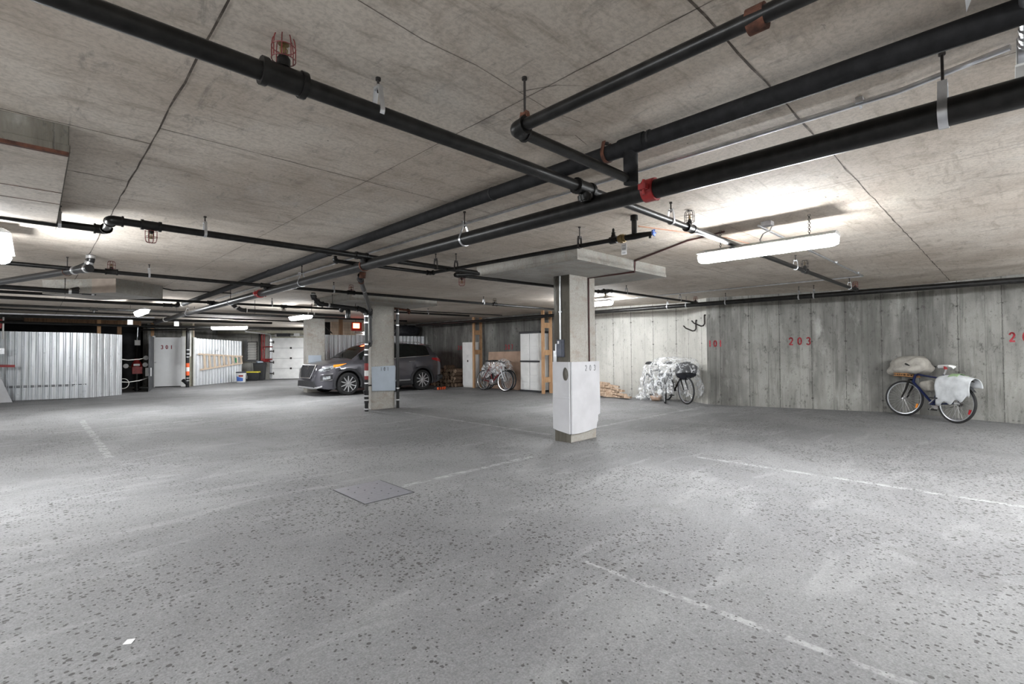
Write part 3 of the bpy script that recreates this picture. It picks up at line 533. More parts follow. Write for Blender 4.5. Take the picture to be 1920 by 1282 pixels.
# ---------------------------------------------------------------- conduits
pc = pipe('thin steel conduit fixed along the ceiling beside the wrapped pipe', [(2.80, -.02, 2.505), (2.905, .35, 2.507), (2.905, 12.4, 2.507)], .0125, M['zinc'], 10, elbows=False, name='conduit', cat='conduit')
for y in (.5, 1.9, 3.6, 5.7, 7.6, 9.4): b = MB(); b.box((2.905, y, 2.517), (.05, .03, .026)); b.tube([(2.925, y, 2.50), (2.925, y, 2.49)], .006, 6); b.build('strap', M['zinc'], pc, sm=0)
pc2 = pipe('thin grey conduit from the large strip light to the right wall side', [(5.08, 1.715, 2.51), (9.95, 1.72, 2.51), (9.95, 1.95, 2.51), (9.95, 7.3, 2.51)], .0125, M['zinc'], 8, elbows=False, name='conduit', cat='conduit')
for x in (6.3, 8.1, 9.5): b = MB(); b.box((x, 1.717, 2.517), (.03, .05, .024)); b.build('strap', M['zinc'], pc2, sm=0)
pc3 = pipe('thin copper tube under the shiny pipe, above the paper tag', [(3.94, 2.36, 2.43), (5.05, 2.02, 2.44), (6.2, 1.9, 2.45)], .006, M['copper'], 6, elbows=False, name='copper_tube', cat='tube')
pc4 = pipe('thin pale conduit over the far left fence', [(-1.5, 16.2, 2.26), (2.3, 15.9, 2.27)], .02, M['zinc'], 8, elbows=False, name='conduit', cat='conduit')
pc5 = pipe('bent thin conduit on the ceiling right of the grey bulkhead', [(1.66, 10.9, 2.515), (1.9, 11.2, 2.515), (2.0, 11.1, 2.515), (2.85, 11.0, 2.515)], .012, M['rod'], 8, elbows=False, name='conduit', cat='conduit')
t = thing('junction_box', 'grey junction box with thick steel conduits at the upper right corner', 'junction box', (2.85, -.14, 2.38))
b = MB(); b.span((2.70, -.32, 2.385), (2.98, -.035, 2.49)); b.build('box', M['zinc'], t, sm=0, bevel=.004); b = MB(); b.span((2.70, -.325, 2.378), (2.985, -.03, 2.388)); b.build('cover', M['cream'], t, sm=0, bevel=.002)
b = MB(); b.tube([(2.70, -.065, 2.455), (1.2, -.04, 2.47)], .021, 12); b.build('conduit', M['zinc'], t); b = MB(); b.tube([(2.705, -.11, 2.455), (1.2, -.1, 2.47)], .021, 12); b.build('conduit', M['zinc'], t)
for x in (2.68, 2.62, 2.555): b = MB(); b.tube([(x, -.065, 2.455), (x+.022, -.065, 2.455)], .027, 12); b.build('locknut', M['steel'], t)
t = thing('paper_sheet', 'white paper corner hanging from the ceiling, top right edge', 'paper', (2.35, .08, 2.5)); b = MB(); b.prism([(2.18, .09, 2.525), (2.31, .075, 2.50), (2.375, .09, 2.497), (2.2, .065, 2.528)], (0, 0, .002)); b.build('sheet', M['paper'], t, sm=0)

# ---------------------------------------------------------------- sprinkler heads in wire cages
def sprinkler(label, x, y, z, up=1, red=True, base=.07):
    t = thing('fire_sprinkler', label, 'fire sprinkler', (x, y, z), 'caged sprinkler heads'); m = M['cagered'] if red else M['rod']; s = up; o = z+s*base; LOCAL.add(t.name)
    P = lambda a, b_, c: (a, b_, s*(base+c))
    b = MB(); b.lathe([(.017, 0), (.017, .022), (.012, .026), (.012, .034)], (0, 0, s*(base-.01)), (0, 0, s), 10); b.build('nipple', M['black'], t)
    b = MB(); b.tube([P(-.011, 0, .02), P(-.013, 0, .045), P(0, 0, .062)], .003, 6); b.tube([P(.011, 0, .02), P(.013, 0, .045), P(0, 0, .062)], .003, 6); b.lathe([(.004, 0), (.0045, .03)], P(0, 0, .026), (0, 0, s), 8); b.lathe([(.021, 0), (.021, .002)], P(0, 0, .062), (0, 0, s), 12); b.build('head', M['brass'], t)
    b = MB()
    for k in range(4):
        a = pi*k/4+.3; c, e = math.cos(a), math.sin(a)
        b.tube(fillet([P(-c*.043, -e*.043, .0), P(-c*.043, -e*.043, .06), P(-c*.036, -e*.036, .098), P(c*.036, e*.036, .098), P(c*.043, e*.043, .06), P(c*.043, e*.043, .0)], .02, 3), .0022, 5)
    for h in (.002, .05): b.ring(P(0, 0, h), .0435, .0022, (0, 0, 1), 18, 5)
    b.build('cage', m, t)
    return t
for a in (('caged sprinkler standing on the long pipe, upper left, rusty red cage', .69, 1.964, 2.37, 1, True), ('caged sprinkler standing on the shiny pipe left of the large strip light', 4.126, 1.964, 2.37, 1, False, .055), ('caged sprinkler behind the large strip light', 7.56, 1.964, 2.365, 1, False, .05), ('caged sprinkler at the end of the pipe meeting the wall main, right', 10.66, 1.964, 2.362, 1, True, .05),
          ('caged sprinkler hanging below the cranked pipe, upper left', .70, 5.03, 2.377, -1, True, .045), ('caged sprinkler standing right of the wye drain, far left', .728, 8.25, 2.385, 1, True, .04), ('caged sprinkler standing above the slanting drain of the middle pillar', 4.06, 8.25, 2.372, 1, True, .04), ('caged sprinkler standing on the third row pipe, left of foreground pillar', 7.54, 8.25, 2.372, 1, False, .04),
          ('caged sprinkler hanging where the pipe doubles back, by the drop panel', 4.07, 5.10, 2.312, -1, True, .04), ('caged sprinkler hanging just right of the foreground pillar', 7.36, 5.10, 2.372, -1, False, .035), ('caged sprinkler at the pipe end over the plastic covered bicycles', 10.95, 5.10, 2.392, 1, True, .04), ('caged sprinkler hanging above the lamp over the car bonnet', 4.07, 11.565, 2.365, -1, False, .035)): sprinkler(*a)

# ---------------------------------------------------------------- hangers
def hanger(label, x, y, z, r, ax, kind='clevis', mat='zinc'):
    t = thing('pipe_hanger', label, 'pipe hanger', (x, y, z), 'threaded rod pipe hangers'); ax = Vector(ax); n = V(-ax.y, ax.x, 0); R_ = r+.003
    b = MB(); b.tube([(x, y, H), (x, y, z+r+.045 if kind != 'ring' else z+r)], .0055, 8); b.tube([(x, y, H), (x, y, H-.012)], .012, 8); b.build('rod', M['rod'], t)
    b = MB()
    if kind == 'ring':
        b.ring((x, y, z), R_+.004, .004, ax, 20, 6)
    else:
        w = .011 if kind == 'clevis' else .016; P = [(n*R_*math.cos(a)+V(0, 0, R_*math.sin(a))) for a in [-pi*i/12 for i in range(13)]]
        P = [n*.014+V(0, 0, r+.075), n*.022+V(0, 0, r+.045), n*R_]+P[1:-1]+[-n*R_, -n*.022+V(0, 0, r+.045), -n*.014+V(0, 0, r+.075)]; c = V(x, y, z); k = .0028
        vs = []
        for i, p in enumerate(P):
            q = (P[min(i+1, len(P)-1)]-P[max(i-1, 0)]).normalized(); o = q.cross(ax).normalized()*k
            vs += [c+p+ax*w+o, c+p-ax*w+o, c+p-ax*w-o, c+p+ax*w-o]
        fs = [(i*4+j, i*4+(j+1) % 4, (i+1)*4+(j+1) % 4, (i+1)*4+j) for i in range(len(P)-1) for j in range(4)]+[(0, 1, 2, 3), tuple(len(vs)-4+j for j in range(4))]
        b.add(vs, fs); b.box((x, y, z+r+.062), (.03, .03, .012), math.atan2(ax.y, ax.x))
    b.build('clamp', M[mat], t, sm=30)
X_, Y_ = (1, 0, 0), (0, 1, 0)
for a in (('steel hanger strap on the long pipe crossing upper left', 1.097, 1.964, 2.382, .036, X_), ('rusty hanger at the sharp bend of the thin upper pipe', 1.569, 1.508, 2.272, .0255, X_, 'clevis', 'rust'), ('hanger on the cranked pipe right of its hanging sprinkler', 1.092, 5.03, 2.376, .03, X_),
          ('hanger on the cranked pipe under the rust edged drop panel', .148, 5.46, 2.378, .03, X_), ('rusty hanger on the wrapped pipe left of its branch', 2.42, 1.655, 2.462, .048, Y_, 'clevis', 'rust'), ('wide strap hanger on the main pipe near the right edge', 2.70, .18, 2.274, .0575, Y_, 'wide'),
          ('strap hanger on the main pipe left of the valve pipe', 2.70, 3.34, 2.286, .0575, Y_), ('ring hanger on the main pipe left of the second red coupling', 2.70, 10.47, 2.294, .0575, Y_, 'ring'), ('strap hanger on the main pipe between two crossing pipes, centre left', 2.70, 6.98, 2.295, .0575, Y_),
          ('hanger on the valve pipe above the drop panel corner', 3.87, 2.98, 2.339, .022, Y_, 'clevis', 'rod'), ('hanger on the valve pipe where it crosses the cranked pipe', 3.78, 4.85, 2.343, .022, Y_, 'clevis', 'rod'), ('hanger left of the valve pipe crossing, on the cranked pipe end', 3.6, 5.03, 2.365, .03, X_, 'clevis', 'rod'),
          ('hanger on the shiny pipe just left of its caged sprinkler', 3.79, 1.964, 2.372, .0265, X_), ('hanger behind the large strip light, on the shiny pipe', 7.15, 1.964, 2.367, .0265, X_), ('hanger near the pipe end by the wall main, right', 10.2, 1.964, 2.363, .0265, X_),
          ('hanger on the third row pipe left of the middle pillar', 3.739, 8.25, 2.372, .026, X_), ('hanger on the third row pipe right of the wye drain, far left', 1.13, 8.25, 2.38, .026, X_), ('hanger on the third row pipe left of its right hand sprinkler', 7.2, 8.25, 2.372, .026, X_), ('hanger on the wall main above the stencilled 203, left one', 10.8, 2.92, 2.323, .049, Y_),
          ('hanger on the wall main above the stencilled 203, right one', 10.8, 2.66, 2.323, .049, Y_), ('hanger on the wall main above the stencilled 101', 10.8, 4.35, 2.325, .049, Y_), ('hanger on the wall main above the plastic covered bicycles, left one', 10.8, 5.72, 2.326, .049, Y_), ('hanger on the wall main above the bicycle hooks', 10.8, 5.25, 2.326, .049, Y_),
          ('hanger on the pipe right of the foreground pillar', 8.05, 5.1, 2.386, .023, X_), ('hanger on the pipe over the plastic covered bicycles', 10.2, 5.1, 2.391, .023, X_), ('ring hanger on the sloping drain, far left', .30, 8.28, 2.346, .046, V(.4, -.92, 0).normalized(), 'ring', 'rust'), ('big loop hanger on the drain below the grey bulkhead', .36, 10.62, 2.327, .05, X_, 'ring', 'rod'),
          ('ring hanger on the pillar drain near its ceiling bend', 4.5, 10.0, 2.295, .05, X_, 'ring', 'rod'), ('ring hanger on the pillar drain just before it turns down', 5.02, 10.0, 2.26, .05, X_, 'ring', 'rod'), ('ring hanger near the start of the lower drain, left of lamp', 3.68, 12.3, 2.289, .05, X_, 'ring', 'rod'), ('ring hanger on the lower drain near the middle pillar', 5.0, 12.3, 2.28, .05, X_, 'ring', 'rod'),
          ('hanger on the fourth row pipe above the lower drain', 3.815, 11.565, 2.366, .026, X_), ('hanger on the main pipe at its far shiny end', 2.70, 14.1, 2.293, .0575, Y_), ('hanger on the fourth row pipe over the parked car', 8.0, 11.565, 2.385, .026, X_), ('hanger on the fifth row pipe, left of the lamp by the garage', 3.0, 14.9, 2.37, .03, X_)): hanger(*a)
# ---------------------------------------------------------------- the grey car (x runs from its nose to its tail, near side at -y)
CX, CY = 5.95, 15.02
car = thing('car', 'dark grey SUV parked behind the middle pillar, nose to the left', 'car', (CX, CY, 0)); LOCAL.add(car.name)
WF, WR, RW, RA = .91, 3.58, .352, .415
def lerp(t, xs, ys):
    if t <= xs[0]: return ys[0]
    for a, b, c, d in zip(xs, xs[1:], ys, ys[1:]):
        if t <= b: return c+(d-c)*(t-a)/(b-a)
    return ys[-1]
def halfw(x): return lerp(x, (0, .04, .12, .25, .45, .8, 1.2, 3.6, 4.0, 4.25, 4.4, 4.48), (.60, .70, .80, .87, .905, .92, .925, .925, .91, .875, .82, .74))
def zbot(x):
    z = lerp(x, (0, .05, .3, 4.1, 4.4, 4.48), (.36, .26, .21, .22, .30, .42))
    for c in (WF, WR):
        if abs(x-c) < RA: z = max(z, RW+math.sqrt(max(0, RA**2-(x-c)**2)))
    return z
def zbelt(x): return lerp(x, (0, .06, .14, .3, .6, 1.0, 1.3, 2.5, 3.6, 4.05, 4.25, 4.4, 4.48), (.62, .80, .89, .935, .985, 1.04, 1.055, 1.09, 1.15, 1.18, 1.14, 1.02, .85))
def ztop(x): return lerp(x, (0, .06, .14, .3, .6, .98, 1.06, 1.4, 1.75, 2.05, 2.5, 3.1, 3.7, 4.05, 4.12, 4.28, 4.4, 4.48), (.64, .83, .945, 1.0, 1.055, 1.10, 1.13, 1.335, 1.515, 1.60, 1.635, 1.63, 1.585, 1.53, 1.46, 1.20, 1.04, .86))
def yroof(x): return lerp(x, (0, .98, 1.1, 1.5, 2.0, 3.0, 3.9, 4.1, 4.3, 4.48), (.62, .80, .775, .70, .625, .625, .59, .60, .70, .6))
def csec(x):
    w, zb, bl, zt, yr = halfw(x), zbot(x), zbelt(x), ztop(x), yroof(x); cr = max(zb+.03, min(.80, bl-.06)); yr = min(yr, w-.06)
    ze = zt-(.045 if 1.9 < x < 4.1 else .03) if zt-bl > .09 else bl+(zt-bl)*.55
    P = [(w-.05, zb), (w-.012, zb+.3*(cr-zb)), (w-.022, zb+.62*(cr-zb)), (w, cr), (w-.012, cr+.55*(bl-cr)), (w-.045, bl)]
    if zt-bl > .2: P += [(w-.062, bl+.012), (w-.07-(w-.07-yr)*.5, bl+(ze-bl)*.52), (yr+.012, ze-.01), (yr-.02, ze+.012)]
    else: P += [(w-.06, bl+(ze-bl)*.3), (w-.09, bl+(ze-bl)*.6), (min(yr+.03, w-.11), bl+(ze-bl)*.85), (min(yr, w-.14), ze)]
    yy = P[-1][0]; P += [(yy*.66, ze+(zt-ze)*.7), (yy*.33, ze+(zt-ze)*.93), (0, zt)]
    return P
xs = sorted(set([0, .02, .06, .10, .14, .2, .3, .4, .6, .75, .98, 1.02, 1.06, 1.2, 1.42, 1.6, 1.75, 1.9, 2.05, 2.3, 2.38, 2.5, 2.8, 3.1, 3.22, 3.3, 3.45, 3.7, 3.8, 3.92, 4.05, 4.12, 4.2, 4.28, 4.34, 4.4, 4.44, 4.48]+[round(c+RA*math.cos(a*pi/10), 4) for c in (WF, WR) for a in range(11)]+[round(c+s*(RA+.004), 4) for c in (WF, WR) for s in (-1, 1)]))
S = [csec(x) for x in xs]; NP = len(S[0])
bp, bw, br = MB(), MB(), MB(); bsd = {}
for sgn in (-1, 1):
    for i in range(len(xs)-1):
        xm = (xs[i]+xs[i+1])/2
        for j in range(NP-1):
            q = [(xs[i], sgn*S[i][j][0], S[i][j][1]), (xs[i+1], sgn*S[i+1][j][0], S[i+1][j][1]), (xs[i+1], sgn*S[i+1][j+1][0], S[i+1][j+1][1]), (xs[i], sgn*S[i][j+1][0], S[i][j+1][1])]
            d = bp
            if j in (6, 7) and 1.3 < xm < 3.92 and not (2.3 < xm < 2.38): d = bsd.setdefault((sgn, xm > 2.34), MB())
            elif j >= 9 and 1.06 < xm < 1.9: d = bw
            elif j >= 9 and 4.12 < xm < 4.28: d = br
            d.add(q, [(0, 1, 2, 3)])
    for xi, k in ((0, 0), (-1, 0)): bp.add([(xs[xi], sgn*p[0], p[1]) for p in S[xi]]+[(xs[xi], 0, S[xi][0][1])], [tuple(range(NP+1))])
def weld(b):
    me = {}; idx = []; nv = []
    for v in b.v:
        k = tuple(round(c, 4) for c in v)
        if k not in me: me[k] = len(nv); nv.append(v)
        idx.append(me[k])
    F_ = []; m_ = []
    for f, m in zip(b.f, b.m):
        g = []
        for i in f:
            if idx[i] not in g: g.append(idx[i])
        if len(g) > 2: F_.append(g); m_.append(m)
    b.v, b.f, b.m = nv, F_, m_; return b
weld(bp).build('body', M['paint'], car, sm=28)
sub(weld(bw).build('windshield', M['glass'], car, sm=60), 'dark windshield'); weld(br).build('rear_window', M['glass'], car, sm=60); [weld(q).build('side_window', M['glass'], car, sm=40) for q in bsd.values()]
def yside(x, z):          # lateral position of the skin at height z
    P = csec(x)
    for (y0, z0), (y1, z1) in zip(P, P[1:]):
        if z0 <= z <= z1 and z1 > z0: return y0+(y1-y0)*(z-z0)/(z1-z0)
    return P[0][0] if z < P[0][1] else P[6][0]
def patch(zt, zb, x0, x1, off=.008, n=14, k=4, sides=(-1, 1), d=.012):
    b = MB()
    for s in sides:
        f = lambda u, v, o=off: (lambda x: (x-(o*.5 if x < .4 else 0), s*(yside(x, zb(x)+(zt(x)-zb(x))*v)+o), zb(x)+(zt(x)-zb(x))*v))(x0+(x1-x0)*u)
        b.grid(f, n, k)
    return b
for s in (-1, 1):
    hl = patch(lambda x: lerp(x, (.06, .25, .62), (.80, .885, .945)), lambda x: lerp(x, (.06, .3, .62), (.73, .775, .915)), .07, .60, sides=(s,)); h = hl.build('headlight', M['lens'], car)
    am = patch(lambda x: lerp(x, (.44, .85), (.935, .975)), lambda x: lerp(x, (.44, .6, .85), (.86, .885, .968)), .44, .84, .011, sides=(s,)); sub(am.build('marker_lens', M['amber'], h), 'amber lens')
    dk = patch(lambda x: lerp(x, (.16, .4), (.80, .85)), lambda x: lerp(x, (.16, .4), (.775, .81)), .18, .36, .0115, 8, sides=(s,)); dk.build('projector', M['dark'], h)
    fg = patch(lambda x: lerp(x, (.1, .4), (.60, .64)), lambda x: lerp(x, (.1, .4), (.46, .50)), .10, .42, .007, 8, sides=(s,)); g = fg.build('fog_light', M['clad'], car)
    patch(lambda x: lerp(x, (.16, .36), (.585, .61)), lambda x: lerp(x, (.16, .36), (.50, .535)), .16, .36, .014, 6, sides=(s,)).build('lamp', M['lens'], g)
    for q in (.635, .455): bb = MB(); bb.tube([(x, s*(yside(x, q+x*.1)+.014), q+x*.1) for x in (.10, .2, .3, .42)], .007, 6); bb.build('chrome_strip', M['chrome'], g)
    tl = patch(lambda x: lerp(x, (3.95, 4.3, 4.42), (1.10, 1.09, 1.0)), lambda x: lerp(x, (3.95, 4.3, 4.42), (1.045, .96, .94)), 3.97, 4.42, .010, 10, sides=(s,)); sub(tl.build('tail_light', M['redlens'], car), 'red tail light')
    for c in (WF, WR):
        b = MB(); n = 22; vs = []
        for i in range(n+1):
            a = -.28+(pi+.56)*i/n
            for r_, o in ((RA-.02, -.035), (RA-.005, .012), (RA+.03, .016), (RA+.062, .004)):
                x, z = c+r_*math.cos(a), RW+r_*math.sin(a); vs.append((x, s*(min(.93, halfw(min(max(x, .3), 4.2))+.004)+o), max(z, .2)))
        b.add(vs, [(i*4+j, i*4+j+1, i*4+j+5, i*4+j+4) for i in range(n) for j in range(3)]); b.build('wheel_arch_trim', M['clad'], car, sm=50)
    b = MB(); b.prism([(WF+RA, s*.90, .20), (WR-RA, s*.90, .20), (WR-RA, s*.935, .27), (WR-RA, s*.93, .36), (WF+RA, s*.93, .33), (WF+RA, s*.935, .25)], (0, -s*.02, 0)); b.build('sill_cladding', M['clad'], car, sm=0)
    b = MB(); b.tube([(WF+RA+.1, s*.937, .335), (2.2, s*.94, .37), (WR-RA-.1, s*.937, .375)], [.012, .024, .026], 8); sub(b.build('sill_strip', M['alloy'], car), 'silver sill strip')
    for x, z in ((2.06, .945), (3.05, .985)):
        b = MB(); y = yside(x, z); b.tube([(x, s*(y+.002), z), (x+.02, s*(y+.03), z+.004), (x+.19, s*(y+.03), z+.012), (x+.21, s*(y+.002), z+.014)], .012, 8); b.build('door_handle', M['chrome'], car)
    b = MB(); b.lathe([(.04, 0), (.095, .03), (.10, .10), (.07, .14), (.01, .155)], (1.42, s*.90, 1.11), (.35, s*.9, .05), 12); b.build('side_mirror', M['paint'], car)
    b = MB(); b.tube([(1.95, s*.60, 1.60), (2.1, s*.605, 1.645), (3.6, s*.58, 1.635), (3.8, s*.565, 1.585)], .016, 8); b.build('roof_rail', M['alloy'], car)
    b = MB(); b.tube([(x, s*(csec(x)[6][0]+.004), csec(x)[6][1]) for x in (1.35, 1.8, 2.4, 3.0, 3.5, 3.9)], .007, 6); b.build('window_trim', M['chrome'], car)
    for x in (2.34, 3.25): b = MB(); b.tube([(x+lerp(z, (.4, 1.1), (-.03, .0)), s*(yside(x, z)+.0015), z) for z in (.42, .6, .8, .95, 1.07)], .0035, 5); b.build('door_seam', M['dark'], car)
b = MB(); hexg = [(-.47, .93), (.47, .93), (.50, .80), (.36, .54), (-.36, .54), (-.50, .80)]; gx = lambda z: lerp(z, (.5, .62, .80, .93), (-.018, -.016, .045, .105))
b.prism([(gx(z)-.012, y, z) for y, z in hexg], (.05, 0, 0)); g = b.build('grille', M['dark'], car, sm=0)
b = MB(); P = [(gx(z)-.02, y, z) for y, z in hexg]; b.tube(P, .017, 8, closed=True); b.build('grille_frame', M['chrome'], g)
b = MB()
for k in range(-6, 7):
    for sl in (-1, 1):
        L = [(y, z) for z in [.56+.02*i for i in range(18)] for y in (k*.125+sl*(z-.73)*.9,) if abs(y) < lerp(z, (.54, .80, .93), (.35, .48, .46))]
        if len(L) > 1: b.tube([(gx(z)-.018, y, z) for y, z in (L[0], L[-1])], .004, 5)
b.build('grille_mesh', M['charcoal'], g)
b = MB(); c = (gx(.85)-.03, 0, .85); tg = V(-.9, 0, -.35).normalized()
b.tube([(c[0]+.035*.35*math.sin(a), .082*math.cos(a), c[2]+.044*math.sin(a)) for a in [2*pi*i/24 for i in range(24)]], .006, 6, closed=True)
for y in (-.032, .032): b.tube([(c[0]-.008, y-.006, c[2]-.026), (c[0]+.006, y+.010, c[2]+.026)], .007, 6)
b.tube([(c[0], -.03, c[2]-.006), (c[0], .03, c[2]+.008)], .006, 6); b.build('emblem', M['chrome'], g)
b = MB(); b.prism([(-.03, -.62, .27), (-.03, .62, .27), (-.035, .58, .45), (-.035, -.58, .45)], (.12, 0, 0)); b.build('front_intake', M['clad'], car, sm=0)
b = MB(); b.tube([(.12, -.84, .30), (.02, -.70, .265), (-.03, -.45, .25), (-.03, .45, .25), (.02, .70, .265), (.12, .84, .30)], .028, 8); b.build('skid_lip', M['alloy'], car)
b = MB(); b.tube([(4.20, -.885, .40), (4.40, -.80, .42), (4.49, -.5, .43), (4.49, .5, .43), (4.40, .80, .42), (4.20, .885, .40)], .085, 8); b.build('rear_bumper_cladding', M['clad'], car)
b = MB(); b.span((.3, -.64, .19), (4.2, .64, .62)); b.span((1.34, -.86, .24), (3.14, .86, .5)); b.build('underbody', M['dark'], car, sm=0)
b = MB(); b.prism([(3.95, -.55, 1.555), (4.22, -.52, 1.515), (4.22, .52, 1.515), (3.95, .55, 1.555)], (0, 0, .018)); b.build('spoiler', M['paint'], car, sm=0)
b = MB(); b.tube([(1.0, -.55, 1.13), (1.08, .1, 1.155)], .009, 6); b.tube([(.99, .1, 1.13), (1.08, .6, 1.15)], .009, 6); b.build('wiper', M['rubber'], car)
def carwheel(x, s):
    y = s*.80; o = V(x, y, RW); ax = (0, s, 0)
    b = MB(); b.lathe([(.245, -.10), (.325, -.105), (.348, -.07), (.352, 0), (.348, .07), (.325, .108), (.26, .112), (.245, .08)], o, ax, 40); w_ = b.build('wheel', M['rubber'], car, sm=50)
    b = MB(); b.lathe([(.246, -.09), (.252, .09), (.258, .104), (.244, .106), (.232, .06), (.225, -.05), (.01, -.05)], o, ax, 40); b.build('rim', M['clad'], w_, sm=40)
    b = MB()
    for k in range(10):
        a = 2*pi*k/10
        for da in (-.30, .30):
            p = o+V(.045*math.cos(a), s*.085, .045*math.sin(a)); q = o+V(.243*math.cos(a+da), s*.092, .243*math.sin(a+da)); b.bar(p, q, .016, .02, up=(0, s, 0))
    b.lathe([(.05, .05), (.05, .10), (.03, .108), (.005, .108)], o, ax, 14); b.ring(o+V(0, s*.1, 0), .247, .006, ax, 40, 6); b.build('spokes', M['alloy'], w_, sm=30)
for x in (WF, WR):
    for s in (-1, 1): carwheel(x, s)

# ---------------------------------------------------------------- bicycles (x forward, rear wheel contact at the origin)
def wheel(parent, name, c, r, tire, rim, steer=0, reflector=False, spk=28, piv=None):
    Mx = Matrix.Translation(Vector(c)) @ Matrix.Rotation(steer, 4, 'Z'); b = MB(); b.ring((0, 0, 0), r-.019, .019, (0, 1, 0), 44, 8); w_ = b.xf(Mx).build(name, tire, parent)
    b = MB(); b.lathe([(r-.052, -.008), (r-.037, -.011), (r-.035, 0), (r-.037, .011), (r-.052, .008), (r-.050, 0), (r-.052, -.008)], (0, 0, 0), (0, 1, 0), 44); b.f = b.f[:-2]; b.m = b.m[:-2]; b.xf(Mx).build('rim', rim, w_)
    b = MB()
    for k in range(spk):
        a = 2*pi*k/spk; s = 1 if k % 2 else -1; d = .5*(1 if k % 4 < 2 else -1)
        b.tube([(.02*math.cos(a+d), s*.03, .02*math.sin(a+d)), ((r-.06)*math.cos(a), 0, (r-.06)*math.sin(a))], .0013, 4, cap=False)
    b.xf(Mx).build('spokes', M['steel'], w_)
    b = MB(); b.tube([(0, -.045, 0), (0, .045, 0)], .018, 10); b.tube([(0, -.06, 0), (0, .06, 0)], .006, 6); b.xf(Mx).build('hub', M['steel'], w_)
    if reflector:
        b = MB(); b.tube([(-(r-.10)*.99, 0, -.08), (-(r-.10)*.92, 0, -.16)], .017, 8); sub(b.xf(Mx).build('reflector', reflector, w_), 'wheel reflector')
    return w_
def bicycle(label, rear, ang, lean, frame, group, r=.335, wb=1.04, steer=0, rim=None, basket=False, rack=False, fork=None, seat=None, refl=None, drop=False, fender=False):
    t = thing('bicycle', label, 'bicycle', rear, group); LOCAL.add(t.name); t.rotation_euler = (lean, 0, ang); rim = rim or M['grey']; fork = fork or frame
    wheel(t, 'rear_wheel', (0, 0, r), r, M['rubber'], rim, 0, refl and M['redlens']); wheel(t, 'front_wheel', (wb, 0, r), r, M['rubber'], rim, steer, refl and M['amber'])
    BB, ST, HT, HB = V(.43, 0, r-.05), V(.27, 0, r+.44), V(.80, 0, r+.50), V(.85, 0, r+.34)
    b = MB(); b.tube([BB, ST+(ST-BB).normalized()*.05], .017, 10); b.tube([HB-V(0, 0, .02), BB], .022, 10); b.tube([HT-V(0, 0, .03) if not drop else HB+V(0, 0, .05), ST-V(0, 0, .03) if not drop else BB+(ST-BB)*.45], .017, 10); b.tube([HT+V(-.005, 0, .02), HB-V(-.005, 0, .02)], .022, 10); b.tube([BB-V(0, .04, 0), BB+V(0, .04, 0)], .026, 12)
    for s in (-1, 1): b.tube([(0, s*.06, r), (BB.x-.04, s*.03, BB.z)], .010, 8); b.tube([(0, s*.06, r), (ST.x, s*.02, ST.z-.03)], .009, 8)
    b.build('frame', frame, t)
    b = MB(); cr = V(.885, 0, r+.25+.11); Ms = Matrix.Translation((wb, 0, 0)) @ Matrix.Rotation(steer, 4, 'Z') @ Matrix.Translation((-wb, 0, 0))
    b.tube([HB, cr], .018, 10); b.tube([cr+V(0, -.055, 0), cr+V(0, .055, 0)], .02, 8)
    for s in (-1, 1): b.tube([cr+V(0, s*.055, 0), (.93, s*.055, r+.2), (wb, s*.055, r)], [.019, .018, .012], 8)
    b.build('fork', fork, t)
    b = MB(); hx = V(.77, 0, r+.58); b.tube([HT, hx], .013, 8); b.tube([hx, hx+V(.07, 0, .02)], .014, 8); h = hx+V(.07, 0, .02)
    b.tube([h+V(-.12, -.30, .04), h+V(-.04, -.18, .03), h+V(0, -.05, 0), h+V(0, .05, 0), h+V(-.04, .18, .03), h+V(-.12, .30, .04)], .011, 8); hb = b.build('handlebar', M['charcoal'], t)
    for s in (-1, 1): b = MB(); b.tube([h+V(-.05, s*.20, .03), h+V(-.125, s*.31, .04)], .016, 8); b.build('grip', M['rubber'], hb); b = MB(); b.tube([h+V(-.03, s*.17, .02), h+V(.02, s*.22, .0), h+V(-.03, s*.29, .0)], .004, 5); b.build('brake_lever', M['steel'], hb)
    sp = ST+(ST-BB).normalized()*.17; b = MB(); b.tube([ST, sp], .013, 8); b.build('seat_post', M['steel'], t)
    b = MB(); c = sp+V(.02, 0, .03); sec = [(-.14, .035, .0), (-.12, .075, .012), (-.06, .078, .018), (0, .045, .016), (.08, .022, .012), (.14, .014, .006)]; vs = []
    for x, w_, z in sec:
        for i in range(9): a = pi*i/8; vs.append(c+V(x, w_*math.cos(a), z+.028*math.sin(a)-.012))
        vs.append(c+V(x, 0, z-.04))
    b.add(vs, [(i*10+j, i*10+(j+1) % 10, (i+1)*10+(j+1) % 10, (i+1)*10+j) for i in range(5) for j in range(10)]+[tuple(range(10)), tuple(50+j for j in range(10))]); b.build('saddle', seat or M['charcoal'], t)
    b = MB(); y = -.06; b.lathe([(.085, 0), (.092, .002), (.085, .004), (.06, .004), (.06, 0)], (BB.x, y, BB.z), (0, 1, 0), 24); k = b.build('crankset', M['steel'], t)
    for s, a in ((-1, -.7), (1, pi-.7)):
        e = BB+V(.17*math.cos(a), s*.085, .17*math.sin(a)); b = MB(); b.bar(BB+V(0, s*.075, 0), e, .02, .012); b.build('crank_arm', M['steel'], k); b = MB(); b.box(e+V(0, s*.05, 0), (.09, .09, .022)); b.build('pedal', M['rubber'], k)
    b = MB(); b.tube([(0, y, r+.04), (BB.x, y, BB.z+.09)], .004, 5); b.tube([(0, y, r-.04), (BB.x, y, BB.z-.088)], .004, 5); b.lathe([(.045, -.012), (.045, .012)], (0, y, r), (0, 1, 0), 16); b.build('chain', M['rod'], t)
